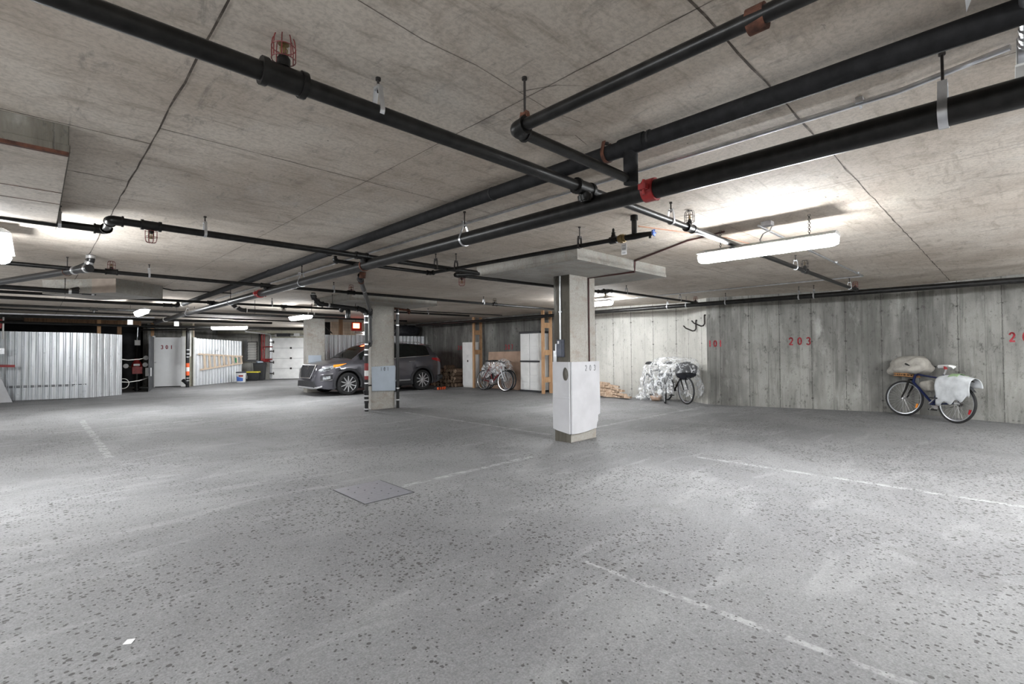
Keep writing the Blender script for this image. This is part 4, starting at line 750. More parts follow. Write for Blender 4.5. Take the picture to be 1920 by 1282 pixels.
    if rack:
        b = MB()
        for s in (-1, 1): b.tube([(.22, s*.05, r+.40), (-.02, s*.06, r+.40), (-.22, s*.06, r+.39)], .006, 6); b.tube([(0, s*.07, r), (-.03, s*.065, r+.40)], .006, 6); b.tube([(.0, s*.07, r), (-.16, s*.06, r+.39)], .005, 6)
        for x in (-.2, -.08, .04): b.tube([(x, -.06, r+.40), (x, .06, r+.40)], .005, 6)
        b.build('rear_rack', M['rod'], t)
    if fender:
        b = MB(); b.grid(lambda u, v: ((r+.025)*math.cos(.2+u*2.3), -.03+.06*v, r+(r+.025)*math.sin(.2+u*2.3)), 16, 3); b.build('mudguard', M['charcoal'], t, solid=.002)
    if basket:
        b = MB(); o = V(wb-.03, 0, r+.42)
        for k in range(5): z = k*.04; g = .12+.003*k; b.tube([o+V(-g, -g*1.3, z), o+V(g, -g*1.3, z), o+V(g, g*1.3, z), o+V(-g, g*1.3, z)], .009, 6, closed=True)
        for i in range(18):
            a = 2*pi*i/18; c_, s_ = math.cos(a), math.sin(a); m = max(abs(c_), abs(s_)); b.tube([o+V(.12*c_/m, .156*s_/m, 0), o+V(.13*c_/m, .17*s_/m, .16)], .006, 5)
        b.span(o+V(-.12, -.156, -.008), o+V(.12, .156, .004)); b.build('basket', M['wicker'], t)
    return t
def crumple(p, k=1.0, s=9.0):
    x, y, z = p
    return V(math.sin(x*s+y*s*.7+1.3*math.sin(z*s*1.3))+.6*math.sin(y*s*2.1-z*s*1.7), math.sin(y*s*1.1+z*s*.9+1.1*math.sin(x*s*1.2))+.6*math.sin(z*s*2.3+x*s*1.9), math.sin(z*s*.8+x*s*1.3+math.sin(y*s*1.5))+.5*math.sin(x*s*2.2+y*s*2.6))*k
def drape(label, name, cat, o, ang, L, top, half, low, mat, amp=.02, nu=26, nv=22, lean=0, solid=.004, group=None):
    """a sheet hung over a ridge: top(u) height, half(u) half width, low(u,side) hem height"""
    d = V(math.cos(ang), math.sin(ang), 0); n = V(-d.y, d.x, 0); o = Vector(o); b = MB()
    def f(u, v):
        s = (v-.5)*2; a = min(1, abs(s)*2.6); q = max(0, (abs(s)-.38)/.62); sg = 1 if s > 0 else -1; h = half(u); zt = top(u); zl = low(u, sg)
        z = zt-.05*a*a if q <= 0 else (zt-.05)+(zl-zt+.05)*q
        p = o+d*(L*(u-.0))+n*(sg*h*(a*.75+.25*math.sqrt(q) if q > 0 else a*.75)+lean*z)+V(0, 0, z)
        return p+crumple(p, amp*(.35+.9*q))
    b.grid(f, nu, nv); return tag(b.build(name, mat, solid=solid, sm=70), label, cat, group)
# blue bicycle by the right wall
bA = math.atan2(.79, .65)
bicycle('dark blue bicycle with wrapped basket leaning at the far right wall', (11.31, .70, 0), bA, .10, M['navy'], 'bicycles', .338, 1.02, .25, basket=True, rack=True, seat=M['plastic'], refl=True, fork=M['black'], fender=True)
e = V(math.cos(bA), math.sin(bA), 0); n_ = V(-e.y, e.x, 0); o = V(11.31, .70, 0)
def blob(name, label, cat, c, rad, mat, ang=0, amp=.02, cut=None, group=None, n=22):
    b = MB(); c = Vector(c); R3 = Matrix.Rotation(ang, 3, 'Z')
    def f(u, v):
        a, t_ = 2*pi*u, pi*(v-.5); k = math.cos(t_)
        sx, sy = math.copysign(abs(math.cos(a))**.7, math.cos(a)), math.copysign(abs(math.sin(a))**.7, math.sin(a))
        p = V(rad[0]*sx*abs(k)**.6, rad[1]*sy*abs(k)**.6, rad[2]*math.copysign(abs(math.sin(t_))**.8, math.sin(t_)))
        if cut: p = cut(p)
        p = c+R3 @ p; return p+crumple(p, amp, 13)
    b.grid(f, n, 14); weld(b); return tag(b.build(name, mat, sm=60), label, cat, group)
blob('cloth_cover', 'crumpled beige cloth over the front basket of the dark blue bicycle', 'cloth', o+e*.98-n_*.13+V(0, 0, .95), (.36, .26, .175), M['cloth'], bA, .022, lambda p: V(p.x, p.y*(1.05 if p.z < 0 else .8), p.z-.06*p.x))
blob('cloth_bag', 'small beige cloth bag hanging in the frame of the dark blue bicycle', 'bag', o+e*.60-n_*.10+V(0, 0, .60), (.115, .07, .105), M['cloth'], bA, .014)
drape('pale grey plastic bag draped over the rear rack of the dark blue bicycle', 'plastic_bag', 'bag', o-e*.30-n_*.06, bA, .60, lambda u: .785+.04*math.sin(u*3), lambda u: .13, lambda u, s: (.31+.15*(1-u)*(1-u)+.035*math.sin(u*19)) if s > 0 else .62, M['bag'], .013)
drape('green plastic bag folded on top of the pale bag, blue bicycle rack', 'plastic_bag', 'bag', o-e*.06-n_*.075, bA, .16, lambda u: .845, lambda u: .115, lambda u, s: .70 if s > 0 else .80, M['green'], .008, 12, 14)
b = MB(); b.tube([o+e*.22-n_*.075+V(0, 0, .915), o+e*.225-n_*.075+V(0, 0, .97)], .024, 8); sub(tag(b.build('bicycle_lamp', M['redlens']), 'red rear lamp under the saddle of the dark blue bicycle', 'lamp'), 'red rear lamp under the saddle of the dark blue bicycle')
# three bicycles before the brown board
g = 'bicycles'
bicycle('white and maroon bicycle under thin plastic, front of the three beside the wooden posts', (10.86, 12.50, 0), -pi/2+.02, -.08, M['maroon'], g, .34, 1.04, .12, fork=M['grey'], rim=M['steel'])
bicycle('grey bicycle in the middle of the three before the brown board', (11.13, 12.66, 0), -pi/2, -.08, M['grey'], g, .34, 1.04, -.1, fender=True)
bicycle('dark bicycle against the brown board, rearmost of the three', (11.36, 12.78, 0), -pi/2-.02, -.05, M['black'], g, .34, 1.04, .0)
drape('clear plastic sheet over the three bicycles by the brown board', 'plastic_sheet', 'plastic sheet', (11.12, 12.66, 0), -pi/2, 1.15, lambda u: lerp(u, (0, .15, .3, .5, .72, .85, 1), (.80, .98, 1.0, .92, 1.06, 1.04, .86)), lambda u: .25, lambda u, s: lerp(u, (0, .3, .6, .8, 1), (.5, .42, .62, .40, .5)), M['clear'], .022, solid=0)
# plastic wrapped bicycles in the bright corner
aB = math.atan2(-.80, -.60)
bicycle('dark bicycle under clear plastic in the bright corner, front wheel toward the camera', (11.75, 6.27, 0), aB, .03, M['black'], g, .34, 1.04, .1, fender=True)
bicycle('black bicycle behind the plastic wrapped one in the bright corner', (11.62, 6.72, 0), aB-.03, .05, M['charcoal'], g, .34, 1.03, -.3)
blob('black_bag', 'black bag on the handlebar of the plastic wrapped bicycle in the corner', 'bag', (11.20, 5.48, .80), (.20, .23, .20), M['black_bag'], aB, .02)
drape('big crumpled clear plastic sheet over the corner bicycles', 'plastic_sheet', 'plastic sheet', (11.80, 6.75, 0), aB, 1.95, lambda u: lerp(u, (0, .1, .25, .42, .62, .74, .86, .95, 1), (.62, .86, .98, 1.0, 1.13, 1.14, 1.06, .96, .8)), lambda u: lerp(u, (0, .2, .8, 1), (.22, .50, .60, .36)), lambda u, s: lerp(u, (0, .1, .35, .7, .85, 1), (.02, .03, .10, .22, .24, .30))+.04*math.sin(u*23+s), M['clear'], .032, 36, 30, solid=0)
blob('plastic_wrap', 'heap of clear plastic on the floor left of the corner bicycles', 'plastic wrap', (11.55, 6.72, .07), (.26, .30, .075), M['clear'], .3, .028)
blob('paper_bag', 'crumpled pale brown bag on the floor before the wrapped bicycles', 'bag', (11.45, 6.42, .085), (.11, .13, .08), M['cardboard'], .3, .018)
# ---------------------------------------------------------------- corrugated locker fences
def hit(x, y, p, n):
    d = CW + (x-960)/F*CR - (y-641)/F*CU; return CP + d*((Vector(p)-CP).dot(n)/d.dot(n))
def corr(b, a, c, z0, z1, pitch=.152, dep=.038, m=0, z1b=None, z0b=None):
    a, c = V(*a, 0), V(*c, 0); L = (c-a).length; d = (c-a)/L; n = V(d.y, -d.x, 0); pts = []; s = 0; z1b = z1b or z1; z0b = z0 if z0b is None else z0b
    while s < L:
        for f, o in ((0, 0), (.30, 0), (.38, 1), (.50, 1), (.58, .35), (.66, 1), (.80, 1), (.90, 0)):
            if s+f*pitch <= L: pts.append((s+f*pitch, o))
        s += pitch
    pts.append((L, 0)); vs = []; k = len(pts)
    for w in (0, -.003):
        for s, o in pts:
            p = a+d*s+n*(dep*o+w); t = s/L; vs += [(p.x, p.y, z0+(z0b-z0)*t), (p.x, p.y, z1+(z1b-z1)*t)]
    fs = []
    for i in range(k-1): fs += [(2*i, 2*i+2, 2*i+3, 2*i+1), (2*(k+i), 2*(k+i)+1, 2*(k+i)+3, 2*(k+i)+2), (2*i+1, 2*i+3, 2*(k+i)+3, 2*(k+i)+1), (2*i, 2*(k+i), 2*(k+i)+2, 2*i+2)]
    fs += [(0, 1, 2*k+1, 2*k), (2*k-2, 4*k-2, 4*k-1, 2*k-1)]
    b.add(vs, fs, m); return b
t = thing('corrugated_fence', 'corrugated silver metal fence of the storage lockers at the far left', 'fence', (.4, 19.8, 0))
b = MB(); corr(b, (-1.9, 20.40), (1.20, 19.44), .01, 2.01, z1b=1.955); b.build('sheet', M['galv'], t, sm=25)
b = MB(); corr(b, (1.205, 19.44), (2.04, 19.97), .01, 1.955, .19, .02, z1b=1.93); b.build('end_sheet', M['galv'], t, sm=25)
b = MB(); d = V(.955, -.296, 0); n = V(-.296, -.955, 0)
for s0, s1, z in ((.1, 3.2, .42), (.9, 2.9, .385)): b.bar(V(-1.9, 20.40, z)+d*s0+n*.026, V(-1.9, 20.40, z)+d*s1+n*.026, .002, .018)
b.build('scrape_mark', M['dark'], t, sm=0)
b = MB(); corr(b, (7.3, 17.25), (11.75, 17.25), .01, 1.95, .17, .03); t2 = thing('corrugated_fence', 'corrugated metal fence standing behind the dark grey car', 'fence', (9, 17.25, 0)); b.build('sheet', M['galv'], t2, sm=25)
t3 = thing('corrugated_fence', 'corrugated metal fence that carries the wooden ladder', 'fence', (5.6, 24, 0)); b = MB(); LA = V(4.6, 23.01, 0); LD = V(1.99, 1.83, 0).normalized(); LN = V(LD.y, -LD.x, 0); LE = LA+LD*3.2
corr(b, (LA.x, LA.y), (LE.x, LE.y), .01, 1.93, .19, .022, z1b=1.87); b.build('sheet', M['galv'], t3, sm=25)
b = MB(); b.bar(LA+V(0, 0, 1), LA+LD*.16+V(0, 0, 1), .03, 1.94); b.build('corner_trim', M['cream'], t3, sm=0)
t4 = thing('corrugated_fence', 'dark corrugated side of the locker left of the 301 door', 'fence', (3.1, 22, 0)); b = MB(); corr(b, (2.86, 20.9), (3.34, 23.3), .01, 1.95, .16, .02); b.build('sheet', simple('dark_sheet', (.07, .072, .078), .6, .2, .3, 5), t4, sm=25)  # sheet coloured much darker than the other fences
for lb, x, y, z0, w, m in (('bare wooden post rising behind the far left corrugated fence, left one', 1.47, 20.0, 0, .09, 'stud'), ('wide brown post behind the end of the far left corrugated fence', 1.98, 20.1, 0, .11, 'stud_dark'), ('brown post left of the top of the 301 door', 3.36, 23.7, 0, .10, 'stud'),
                           ('reddish post above the fence behind the car, left one', 6.95, 17.45, 0, .16, 'stud_dark'), ('reddish post above the fence behind the car, beside the exit sign', 8.15, 17.4, 0, .13, 'stud_dark'), ('pale post left of the ladder fence', 4.62, 23.25, 0, .12, 'ladder')):
    b = MB(); b.span((x-w/2, y-.04, z0), (x+w/2, y+.05, H)); tag(b.build('wooden_post', M[m], sm=0), lb, 'post')
t = thing('timber_beam', 'brown timber beam over the locker fence, far left', 'beam', (1.0, 20.6, 2.3)); b = MB(); b.span((-.2, 20.55, 2.26), (2.6, 20.7, 2.42)); b.build('beam', M['stud_dark'], t, sm=0)
t = thing('plank_panel', 'tan plank panel seen above the fence behind the car', 'panel', (8.7, 18.7, 0)); b = MB()
for k in range(22): b.span((8.35, 18.7, k*.115), (10.6, 18.73, k*.115+.11))
b.build('planks', M['ladder'], t, sm=0)
b = MB(); b.bar((7.38, 17.58, 2.53), (8.0, 17.8, 2.02), .03, .03); tag(b.build('diagonal_brace', M['rod']), 'thin dark diagonal brace above the fence behind the car', 'brace')
# exit sign and emergency lamp
t = thing('exit_sign', 'red lit exit sign hanging above the fence behind the car', 'exit sign', (8.55, 17.0, 2.1)); b = MB(); b.span((8.38, 16.98, 2.10), (8.78, 17.06, 2.42)); b.build('housing', M['exitm'], t, sm=0, bevel=.008)
b = MB(); b.span((8.43, 16.974, 2.20), (8.68, 16.982, 2.38)); b.build('lit_face', M['exit'], t, sm=0)
b = MB(); b.tube([(8.55, 17.02, 2.42), (8.55, 17.02, H)], .008, 6); b.build('stem', M['rod'], t)
t = thing('emergency_lamp', 'small bright white lamp on the fence top right of the exit sign', 'lamp', (8.95, 17.2, 1.97)); b = MB(); b.lathe([(.03, 0), (.045, .02), (.02, .05)], (9.0, 17.19, 2.03), (-.3, -.9, 0), 12); b.build('bulb', M['lampw'], t); b = MB(); b.span((8.7, 17.18, 1.955), (9.05, 17.27, 2.0)); b.build('base', M['white'], t, sm=0)
# ---------------------------------------------------------------- locker door 301 and its neighbours
a, c = V(3.42, 23.55, 0), V(4.22, 23.24, 0); d = (c-a).normalized(); n = V(d.y, -d.x, 0); up = V(0, 0, 1)
b = MB(); b.prism([a+up*.03, c+up*.03, c+up*1.96, a+up*1.96], -n*.045); dr = struct(b.build('door_1', M['doorw'], sm=0, keep=True), 'plain white locker door stencilled 301')
marks('301', a+d*.20+up*1.50+n*.002, d, .15, .155, .026, M['ink'], dr)
b = MB(); b.tube([a-d*.03+up*.98+n*.0, a-d*.03+up*.98+n*.05, a+d*.06+up*.98+n*.05], .012, 8); b.span(a-d*.05+up*.95, a-d*.01+up*1.02+n*.02); b.build('door_handle', M['zinc'], dr)
b = MB(); b.prism([a-d*.08, a-d*.005, a-d*.005+up*2.02, a-d*.08+up*2.02], -n*.08); b.prism([c+d*.005, c+d*.15, c+d*.15+up*2.0, c+d*.005+up*2.0], -n*.08); b.build('door_frame', M['white'], dr, sm=0)
t = thing('concrete_pillar', 'slim beige pillar between the 301 door and the ladder fence', 'pillar', (4.6, 23.3, 0)); t['kind'] = 'thing'; b = MB(); b.box((4.50, 23.36, H/2), (.36, .34, H), math.radians(-21)); b.build('shaft', M['beam'], t, sm=0)
pp = pipe('black drain pipe with orange and white tape, right of the 301 door', [(4.31, 22.5, 2.3), (4.31, 22.5, .28), (4.31, 22.5, 0)], .062, M['abs'], 12, elbows=False, name='drain_pipe')
for z in (1.46, 1.30, 1.18, .36, .26): clampband(pp, (4.31, 22.5, z), (0, 0, 1), .07, .04)
for z, m in ((.86, 'orange'), (.70, 'white'), (.54, 'orange')): b = MB(); b.tube([(4.31, 22.5, z-.08), (4.31, 22.5, z+.08)], .064, 14); b.build('reflective_tape', M[m], pp)
b = MB(); b.tube([(4.31, 22.5, .12), (4.17, 22.4, .26)], .06, 12); b.tube([(4.17, 22.4, .26), (4.15, 22.38, .28)], .07, 12); b.build('wye_fitting', M['abs'], pp); b = MB(); b.tube([(4.40, 22.5, 1.2), (4.40, 22.5, 2.3)], .03, 10); b.build('side_pipe', M['cream'], pp)
# step ladder lying on its side on the fence
t = thing('ladder', 'wooden stepladder hung sideways on the corrugated fence', 'ladder', LA+LD*1.6+LN*.1+up*.65); O = LA+LN*.10
top = lambda s: 1.30-.045*s; bot = lambda s: .63+.072*s
b = MB(); b.bar(O+LD*.15+up*top(.15), O+LD*3.12+up*top(3.12), .03, .06); b.build('rail', M['ladder'], t, sm=0); b = MB(); b.bar(O+LD*.28+up*bot(.28), O+LD*3.12+up*bot(3.12), .03, .065); b.build('rail', M['ladder'], t, sm=0)
for k in range(9): s = .50+k*.31; b = MB(); b.bar(O+LD*s+up*top(s), O+LD*(s+.07)+up*bot(s+.07), .115, .025, up=LN); b.build('step', M['ladder'], t, sm=0)
b = MB(); b.bar(O+LD*2.50+up*1.10+LN*.07, O+LD*2.52+up*.90+LN*.07, .11, .004, up=LN); sub(b.build('sticker', simple('green_label', (.02, .22, .07), .5), t, sm=0), 'green sticker')
b = MB(); p = O+LD*1.35+up*1.33; b.tube([p-LN*.08-up*.02, p-LN*.08+up*.10, p+up*.12, p+LN*.05+up*.05, p+LN*.05-up*.02], .012, 6); tag(b.build('wall_hook', M['zinc']), 'metal hook holding the wooden ladder to the fence', 'hook')
# ---------------------------------------------------------------- entrance wall: door, louvre, bins
e0 = V(6.4, 27.3, 0); ed = V(8, -5.7, 0).normalized(); en = V(ed.y, -ed.x, 0)          # en points back to the garage
def ex(px, py=650): return (hit(px, py, e0, en)-e0).dot(ed)
xl = ex(508); w_e2 = wall('wall_entrance_pier', (6.0, 27.585), tuple((e0+ed*xl)[:2]), M['wall_pale'], z1=2.3)
def E(x, z, o=0): return e0+ed*x+en*o+up*z
b = MB(); b.prism([E(xl, .02), E(xl+3.0, .02), E(xl+3.0, 2.06), E(xl, 2.06)], -en*.05); gd = struct(b.build('door_2', M['white'], sm=0, keep=True), 'white sectional garage door')
for z in (.02, .53, 1.04, 1.55):
    b = MB(); b.prism([E(xl+.02, z+.01, .012), E(xl+2.98, z+.01, .012), E(xl+2.98, z+.495, .012), E(xl+.02, z+.495, .012)], -en*.012); b.build('door_section', M['white'], gd, sm=0, bevel=.006)
    for x in (.9, 1.9):
        if z > .1: b = MB(); b.prism([E(xl+x, z-.04, .03), E(xl+x+.09, z-.04, .03), E(xl+x+.09, z+.05, .03), E(xl+x, z+.05, .03)], -en*.018); b.build('hinge', M['rod'], gd, sm=0)
for z in (.53, 1.04, 1.55): b = MB(); b.bar(E(xl+.02, z+.003, .008), E(xl+2.98, z+.003, .008), .006, .016); b.build('joint', M['greyline'], gd, sm=0)
t = thing('door_track', 'steel guide track at the left side of the white garage door', 'door track', E(xl, 0, .1)); b = MB(); b.bar(E(xl+.02, .05, .1), E(xl+.02, 1.98, .1), .05, .08); b.tube(fillet([E(xl+.02, 1.9, .1), E(xl+.02, 2.2, .1), E(xl+.02, 2.24, .5), E(xl+.02, 2.24, 3.4)], .3), .028, 8); b.build('rail', M['zinc'], t)
for z in (.3, .85, 1.4, 1.85): b = MB(); b.bar(E(xl-.02, z, .12), E(xl+.18, z, .12), .05, .05); b.tube([E(xl+.16, z-.07, .12), E(xl+.16, z+.07, .12)], .02, 6); b.build('roller_bracket', M['rod'], t, sm=0)
t = thing('door_opener', 'clutter of door opener machinery on top of the garage door header', 'door opener', E(xl+.8, 2.05, .2)); b = MB(); b.tube([E(xl-.1, 2.18, .14), E(xl+2.9, 2.18, .14)], .03, 8); b.build('shaft', M['zinc'], t)
b = MB(); b.prism([E(xl+.35, 2.12, .08), E(xl+.95, 2.12, .08), E(xl+.95, 2.34, .08), E(xl+.35, 2.34, .08)], en*.22); b.build('motor', M['charcoal'], t, sm=0, bevel=.02); b = MB(); b.prism([E(xl+1.15, 2.14, .08), E(xl+1.4, 2.14, .08), E(xl+1.4, 2.34, .08), E(xl+1.15, 2.34, .08)], en*.2); b.build('control_box', M['white'], t, sm=0, bevel=.01)
b = MB(); b.lathe([(.10, 0), (.10, .08)], E(xl+.25, 2.2, .14), ed, 16); b.build('spring_drum', M['steel'], t)
b = MB(); b.prism([E(.9, 2.28, .02), E(9, 2.28, .02), E(9, H, .02), E(.9, H, .02)], en*.5); struct(b.build('trim_1', M['beam'], sm=0, keep=True))
x0, x1 = ex(465), ex(483); t = thing('louvre_vent', 'grey metal louvre vent on the wall above the bins', 'vent', E((x0+x1)/2, .9, .05)); b = MB(); zt, zb_ = 1.88, .95
b.prism([E(x0, zb_, .0), E(x1, zb_, .0), E(x1, zt, .0), E(x0, zt, .0)], en*.05); b.build('backing', M['rod'], t, sm=0)
for k in range(7): z = zb_+.03+k*(zt-zb_-.06)/7; b = MB(); b.prism([E(x0+.02, z, .10), E(x1-.02, z, .10), E(x1-.02, z+.115, .045), E(x0+.02, z+.115, .045)], en*.006+up*.004); b.build('slat', M['cream'], t, sm=0)
b = MB(); b.prism([E(x0-.12, zb_-.03, .0), E(x0, zb_-.03, .0), E(x0, zt+.05, .0), E(x0-.12, zt+.05, .0)], en*.14); b.prism([E(x0-.1, zb_-.05, 0), E(x1+.04, zb_-.05, 0), E(x1+.04, zb_, 0), E(x0-.1, zb_, 0)], en*.13); b.build('frame', M['zinc'], t, sm=0)
for px, lb, r, z0, z1 in ((493, 'thick red sprinkler riser beside the garage door, left one', .042, .95, 2.3), (497.5, 'thin red sprinkler riser beside the garage door track', .03, .9, 2.3)):
    x = ex(px); pr = pipe(lb, [E(x, z1, .16), E(x, z0, .16), E(x+.28, z0, .16)], r, M['red'], 10, name='riser_pipe')
    for z in (1.0, 1.5, 1.9): collar(pr, E(x, z, .16), (0, 0, 1), r*1.35, .06, M['red'])
    b = MB(); b.tube([E(x, 1.0, .16), E(x+.38, 1.0, .18)], .03, 8); b.tube([E(x, 1.62, .16), E(x+.4, 1.62, .18)], .025, 8); b.build('branch', M['red'], pr)
x = ex(489); pipe('black pipe standing left of the red risers by the garage door', [E(x, 2.3, .2), E(x, .9, .2)], .035, M['black'], 8, elbows=False, name='riser_pipe')
def tub(b, c, w0, d0, w1, d1, h, rz, z0=0):
    c = Vector(c); k, s = math.cos(rz), math.sin(rz); vs = []
    for z, w, d_ in ((0, w0, d0), (h, w1, d1)):
        for a, e in ((-1, -1), (1, -1), (1, 1), (-1, 1)): vs.append(c+V(k*a*w/2-s*e*d_/2, s*a*w/2+k*e*d_/2, z0+z))
    return b.add(vs, [(3, 2, 1, 0), (4, 5, 6, 7), (0, 1, 5, 4), (1, 2, 6, 5), (2, 3, 7, 6), (3, 0, 4, 7)])
c = at(452, 716.5); t = thing('bucket', 'white plastic bucket with a blue label and dark lid', 'bucket', c); b = MB(); b.lathe([(.175, 0), (.18, .01), (.20, .42), (.205, .43)], c, (0, 0, 1), 24); b.build('body', M['plastic'], t)
b = MB(); b.lathe([(.212, .42), (.214, .455), (.20, .475), (.05, .478)], c, (0, 0, 1), 24); b.build('lid', M['bluegrey'], t); b = MB(); b.lathe([(.2065, .36), (.2085, .40), (.2085, .41), (.2065, .415)], c, (0, 0, 1), 24); b.build('rim', M['plastic'], t)
b = MB(); vd = V(c.x, c.y, 0).normalized(); a0 = math.atan2(-vd.y, -vd.x)
b.grid(lambda u, v: (c.x+(.186+.012*v)*math.cos(a0-1.1+u*1.5), c.y+(.186+.012*v)*math.sin(a0-1.1+u*1.5), .06+.22*v*(1-.4*u)), 12, 3); b.build('label', M['blue'], t); b = MB(); b.grid(lambda u, v: (c.x+(.199+.004*v)*math.cos(a0-.5+u*.9), c.y+(.199+.004*v)*math.sin(a0-.5+u*.9), .26+.07*v), 8, 2); b.build('label', M['red'], t)
b = MB(); b.tube([c+V(.2, -.06, .38), c+V(.22, -.1, .25), c+V(.23, -.04, .14), c+V(.22, .02, .2), c+V(.2, .06, .38)], .006, 6); b.build('handle', M['zinc'], t)
c = at(473, 713.5)+V(.05, .1, 0); c.z = 0; t = thing('storage_tote', 'black storage tote with a yellow lid between bucket and bin', 'tote', c); b = MB(); tub(b, c, .50, .34, .60, .42, .38, -.55); b.build('body', M['charcoal'], t, sm=0, bevel=.02); b = MB(); tub(b, c, .64, .46, .60, .42, .06, -.55, .38); b.build('lid', M['yellow'], t, sm=0, bevel=.012)
c = E(ex(494), 0, .50); t = thing('trash_bin', 'tall black wheeled trash bin beside the red risers', 'bin', c); b = MB(); tub(b, c, .38, .40, .48, .50, .80, -.6); b.build('body', M['charcoal'], t, sm=0, bevel=.02); b = MB(); tub(b, c, .51, .53, .48, .50, .03, -.6, .80); b.build('rim', M['charcoal'], t, sm=0, bevel=.01)
b = MB(); b.span((c.x-.15, c.y-.15, .83), (c.x+.1, c.y+.1, .92)); b.build('rubbish', M['bluefoam'], t, sm=0, bevel=.03)
b = MB(); c = at(513, 710); b.box((c.x, c.y, .20), (.14, .10, .40), -.6); tag(b.build('marker_plate', M['orange'], sm=0), 'small orange marker plate at the foot of the garage door', 'marker plate')
# ---------------------------------------------------------------- sprinkler valve station in the dark alcove
t = thing('valve_station', 'red sprinkler alarm valve with gauges in the dark alcove', 'valve station', (2.62, 21.6, 0)); x, y = 2.62, 21.6
b = MB(); b.tube([(x, y, 0), (x, y, .62)], .07, 12); b.tube([(x, y, .05), (x, y, .09)], .12, 14); b.tube([(x, y, 1.15), (x, y, 2.4)], .022, 8); b.build('riser', M['black'], t); b = MB(); b.lathe([(.09, .62), (.15, .68), (.16, .9), (.13, 1.0), (.08, 1.08), (.08, 1.15)], (x, y, 0), (0, 0, 1), 16); b.span((x-.15, y-.2, .62), (x+.13, y-.08, .86)); b.build('alarm_valve', M['red'], t, sm=30)
for dx, z in ((.24, 1.17), (.22, .93), (-.32, .90)): b = MB(); b.lathe([(.075, 0), (.08, .012), (.075, .03), (.01, .03)], (x+dx, y-.12, z), (-.1, -1, 0), 18); b.build('gauge', M['paper'], t); b = MB(); b.tube([(x+dx, y-.1, z), (x+dx*.5, y-.02, z-.05), (x, y, z-.05)], .014, 6); b.build('gauge_pipe', M['brass'], t)
b = MB(); b.span((x+.22, y-.16, .52), (x+.40, y-.15, .82)); b.build('instruction_card', M['paper'], t, sm=0); b = MB(); b.span((x-.07, y-.05, 1.62), (x+.09, y+.05, 1.80)); b.build('junction_box', M['white'], t, sm=0); b = MB(); b.tube([(x, y-.03, 1.8), (x+.02, y-.03, 2.4)], .014, 8); b.build('conduit', M['zinc'], t)
b = MB(); b.span((x-.12, y-.21, .90), (x+.06, y-.20, .97)); b.build('name_plate', M['paper'], t, sm=0)
for z0, lb in ((1.13, 'upper of two cables sagging across the dark alcove'), (.40, 'lower of two cables sagging across the dark alcove')): b = MB(); b.tube([(2.0, 20.1, z0+.02), (2.25, 20.5, z0-.02), (2.6, 20.9, z0), (2.9, 21.2, z0+.08)], .014, 6); tag(b.build('cable', M['cream']), lb, 'cable')
b = MB(); b.ring((2.08, 20.05, .36), .16, .01, (.3, -1, 0), 20, 6); tag(b.build('hose_coil', M['cream']), 'pale hose loop at the end of the far left fence', 'hose')
for p, lb in ((at(244, 604, 2.1), 'small white box hanging under the pipes above the alcove, left one'), (at(331, 607, 2.1), 'small white box hanging under the main pipe end above the 301 door')):
    t = thing('hanging_box', lb, 'box', p); b = MB(); b.box((p.x, p.y, 2.1), (.10, .04, .12), -.3); b.build('case', M['white'], t, sm=0); b = MB(); b.tube([(p.x, p.y, 2.16), (p.x, p.y, H)], .004, 5); b.build('wire', M['rod'], t)
t = thing('standpipe', 'grey standpipe with a red lever handle at the left picture edge', 'standpipe', (-.66, 19.55, 0)); x, y = -.70, 19.6
b = MB(); b.tube([(x, y, 0), (x, y, 2.5)], .04, 10); b.build('pipe', M['zinc'], t); b = MB(); b.tube([(x+.1, y, 1.75), (x+.1, y, 2.5)], .02, 8); b.build('side_pipe', M['cream'], t); b = MB(); b.box((x+.06, y-.03, 1.42), (.14, .09, .16)); b.build('valve_body', M['zinc'], t, sm=0)
b = MB(); b.bar((x-.1, y-.08, 1.02), (x+.34, y-.08, 1.0), .05, .07); b.build('lever', M['red'], t, sm=0); b = MB(); b.tube([(x, y, 2.06), (x+.02, y, 2.3)], .07, 10); b.build('red_cap', M['red'], t)
t = thing('white_board', 'white slanted board leaning at the foot of the far left fence', 'board', (-.62, 19.6, 0)); b = MB(); b.prism([(-.80, 19.55, 0), (-.40, 19.45, 0), (-.66, 19.62, .75), (-.80, 19.66, .75)], (.0, .03, 0)); b.build('sheet', M['foam'], t, sm=0)
# ---------------------------------------------------------------- lockers, posts, logs along the back wall
t = thing('metal_locker', 'narrow white metal locker beside the log pile', 'locker', (11.5, 13.9, 0)); b = MB(); b.span((11.35, 13.60, .05), (11.72, 14.2, 1.64)); b.build('body', M['white'], t, sm=0, bevel=.006); b = MB(); b.span((11.36, 13.62, 0), (11.72, 14.18, .05)); b.build('plinth', M['cream'], t, sm=0)
b = MB(); b.span((11.335, 13.61, .10), (11.352, 14.19, 1.63)); dd = b.build('door', M['white'], t, sm=0, bevel=.004); b = MB(); b.span((11.315, 13.86, .92), (11.337, 13.90, .99)); b.tube([(11.325, 13.88, .99), (11.325, 13.88, .93)], .014, 8); b.build('handle', M['rod'], dd)
for k in (0, .06): b = MB(); b.span((11.331, 13.86+k, 1.08), (11.336, 13.868+k, 1.18)); b.build('vent_slot', M['greyline'], dd, sm=0)
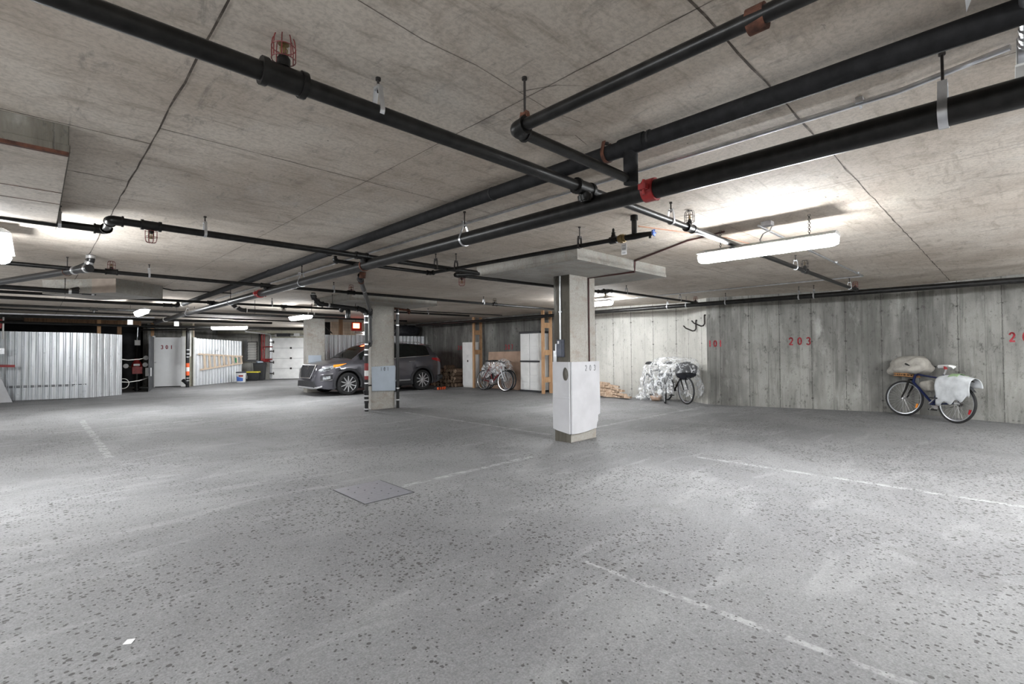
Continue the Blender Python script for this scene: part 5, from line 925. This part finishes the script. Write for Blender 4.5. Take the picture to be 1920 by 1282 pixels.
t = thing('plastic_cabinet', 'tall pale plastic cabinet with black top between post frames', 'cabinet', (11.5, 10.75, 0)); b = MB(); b.span((11.32, 10.33, .06), (11.72, 11.17, 1.86)); b.build('body', M['plastic'], t, sm=0); b = MB(); b.span((11.28, 10.29, 1.86), (11.72, 11.21, 1.93)); b.build('top', M['charcoal'], t, sm=0, bevel=.015); b = MB(); b.span((11.30, 10.31, 0), (11.72, 11.19, .06)); b.build('base', M['charcoal'], t, sm=0)
for y0, y1 in ((10.35, 10.738), (10.762, 11.15)):
    for z0, z1 in ((.08, .94), (1.0, 1.85)):
        b = MB(); b.span((11.295, y0, z0), (11.325, y1, z1)); dd = b.build('door', M['plastic'], t, sm=0, bevel=.008)
        for k in range(4):
            h = (z1-z0)/4; b = MB(); b.span((11.288, y0+.04, z0+k*h+.03), (11.298, y1-.04, z0+(k+1)*h-.03)); b.build('door_panel', M['plastic'], dd, sm=0, bevel=.006)
b = MB(); b.span((11.285, 10.33, .945), (11.33, 11.17, .995)); b.build('middle_rail', M['charcoal'], t, sm=0)
for lb, x0, x1, y, rungs in (('wooden post frame with rungs beside the white metal locker', 11.27, 11.60, 13.46, (1.28, 1.98)), ('wooden post frame with rungs right of the pale plastic cabinet', 11.07, 11.42, 9.96, (.42, 1.25, 2.08))):
    t = thing('post_frame', lb, 'post frame', ((x0+x1)/2, y, 0))
    for x in (x0, x1): b = MB(); b.span((x-.03, y-.045, 0), (x+.03, y+.045, H)); b.build('post', M['stud'], t, sm=0)
    for z in rungs: b = MB(); b.span((x0+.03, y-.03, z-.08), (x1-.03, y+.03, z+.08)); b.build('rung', M['stud'], t, sm=0)
b = MB(); b.prism([(11.60, 11.25, 0), (11.60, 13.15, 0), (11.70, 13.15, 1.28), (11.70, 11.25, 1.30)], (.02, 0, 0)); tag(b.build('brown_board', M['cardboard'], sm=0), 'large brown board leaning on the back wall behind the three bicycles', 'board')
# logs: end on to the aisle
def logmesh(kind):
    b = MB(); n = 9; L = .42; prof = []
    for j in range(n):
        a = 2*pi*j/n; r = .075*(1+.10*math.sin(3*a+kind)+.06*math.sin(5*a+2*kind))
        if kind in (1, 3) and j in (0, 1, n-1): r *= .62
        if kind == 2 and j in (3, 4, 5): r *= .5
        prof.append((r*math.cos(a), r*math.sin(a)))
    vs = [(x, y, z) for x in (0, L) for y, z in prof]
    b.add(vs, [(j, (j+1) % n, n+(j+1) % n, n+j) for j in range(n)], 0); b.add(vs, [tuple(range(n))[::-1], tuple(n+j for j in range(n))], 1); b.add([(-.001, y*.3, z*.3) for y, z in prof], [tuple(range(n))[::-1]], 1); return b
protos = []
for k in range(4): protos.append(logmesh(k))
made = {}
def log(k, p, s, rx, rz, label, group, ry=0.):
    if k not in made: o_ = protos[k].build('firewood_log', [M['bark'], M['split']], sm=30, keep=True); made[k] = o_
    else: o_ = made[k].copy(); C.objects.link(o_)
    o_.location = p; o_.rotation_euler = (rx, ry, rz); o_.scale = (s[0], s[1], s[1]); return tag(o_, label, 'firewood', group)
row = 0; z = .075
while z < .76:
    y = 13.62 + (.075 if row % 2 else 0)+.6; hgt = lambda y: .74-.10*math.sin((y-13.6)*2.1)**2-.07*max(0, y-15)
    y = 14.29 + (.07 if row % 2 else 0)
    while y < 16.2:
        s = R.uniform(.82, 1.12)
        if z < hgt(y): log(R.randrange(4), (11.0+R.uniform(-.05, .08)+.12*(z/.7), y, z), (1.0, s), R.uniform(0, 6), R.uniform(-.08, .08), 'split firewood log in the stacked pile behind the car, beside the white locker', 'firewood stacked by the locker')
        y += .148
    z += .128; row += 1
# split boards by the bright corner
K = 0
for (px_, pz_, an, L, w, h, tilt) in ((7.36, .03, .2, .62, .13, .05, 0), (7.60, .03, -.3, .55, .12, .06, 0), (7.85, .04, .1, .50, .14, .07, 0), (7.48, .10, .5, .60, .12, .06, .05), (7.75, .11, -.2, .55, .13, .07, .0), (8.0, .06, .3, .5, .15, .10, 0), (7.55, .17, .1, .55, .12, .06, -.05), (7.82, .19, -.4, .5, .13, .07, .06), (8.05, .18, .2, .45, .14, .09, 0), (7.62, .24, .35, .52, .11, .05, .1), (7.86, .27, 0, .5, .13, .07, -.06), (8.06, .28, .4, .45, .13, .08, 0), (7.72, .32, -.15, .55, .10, .05, .12), (7.95, .36, .3, .45, .12, .07, .05), (7.22, .035, 1.2, .22, .10, .10, 0)):
    b = MB(); c = V(11.30, px_, pz_+h/2); d = V(math.sin(an)*.6, math.cos(an), tilt).normalized(); p, q = c-d*L/2, c+d*L/2
    u = d.cross(V(0, 0, 1)).normalized(); v = u.cross(d); sec = [(-.5, -.5), (.5, -.45), (.42, .35), (-.1, .55), (-.48, .3)]
    b.prism([p+u*a*w+v*e*h for a, e in sec], q-p); o_ = b.build('split_board', M['split'], sm=0)
    tag(o_, 'short split board end lying off the right of the plank heap in the corner' if L < .3 else 'rough split board in the loose heap behind the foreground pillar', 'split board', None if L < .3 else 'split boards heaped in the corner'); K += 1
# red chock behind the rear wheel
t = thing('wheel_chock', 'orange red plastic wheel chock on the floor behind the car', 'wheel chock', (10.02, 13.82, 0)); b = MB(); b.prism([(9.80, 13.70, 0), (10.28, 13.76, 0), (10.20, 13.76, .085), (9.92, 13.72, .10)], (-.02, .16, 0)); b.build('wedge', M['charcoal'], t, sm=0)
for k in range(4): x = 9.84+k*.10; b = MB(); b.prism([(x, 13.695+k*.012, .004), (x+.065, 13.703+k*.012, .004), (x+.085, 13.703+k*.012, .088), (x+.035, 13.697+k*.012, .088)], (-.005, .05, .003)); b.build('rib', M['orange'], t, sm=0)
# drain cover and paper scrap on the floor
t = thing('drain_cover', 'square grey metal drain cover with small holes in the floor', 'drain cover', (2.285, 4.21, 0)); b = MB(); x0, x1, y0, y1 = 2.035, 2.535, 3.895, 4.52
b.span((x0, y0, .0), (x1, y1, .003)); b.build('frame', M['iron_dark'], t, sm=0); b = MB(); b.span((x0+.006, y0+.004, .0), (x1-.016, y1-.012, .0065)); pl_ = b.build('plate', simple('plate_steel', (.21, .21, .23), .5, .15, .08, 30, .1), t, sm=0)
b = MB()
for i in range(4):
    for j in range(4):
        if (i+j) % 2 == 0 or i == j or i+j == 3: b.lathe([(.008, 0), (.008, .0008)], (x0+.10+i*.10, y0+.12+j*.13, .0065), (0, 0, 1), 8)
b.build('hole', M['dark'], pl_, sm=0)
b = MB(); c = at(241, 1204); b.prism([c+V(-.022, -.006, .001), c+V(.006, -.025, .001), c+V(.026, .004, .004), c+V(-.002, .024, .002)], (0, 0, .002)); tag(b.build('paper_scrap', M['paper'], sm=0), 'small white scrap of paper on the floor, lower left', 'paper')

blob('black_bundle', 'black wrapped bundle stored on top of the fence behind the car', 'bundle', (11.0, 17.5, 2.16), (.62, .35, .24), M['black_bag'], 0, .03)
b = MB(); b.tube([(8.6, 17.22, 2.07), (10.3, 17.22, 2.07)], .03, 8); tag(b.build('grey_rail', M['zinc']), 'grey rail above the fence behind the car roof', 'rail')
# ---------------------------------------------------------------- picture settings
sc = bpy.context.scene
sc.view_settings.view_transform = 'Standard'; sc.view_settings.look = 'None'; sc.view_settings.gamma = 1; sc.view_settings.use_curve_mapping = False
sc.view_settings.exposure = 2.05
w = bpy.data.worlds.new('world'); sc.world = w; w.use_nodes = True
w.node_tree.nodes['Background'].inputs[0].default_value = (.5, .5, .52, 1); w.node_tree.nodes['Background'].inputs[1].default_value = 0.0
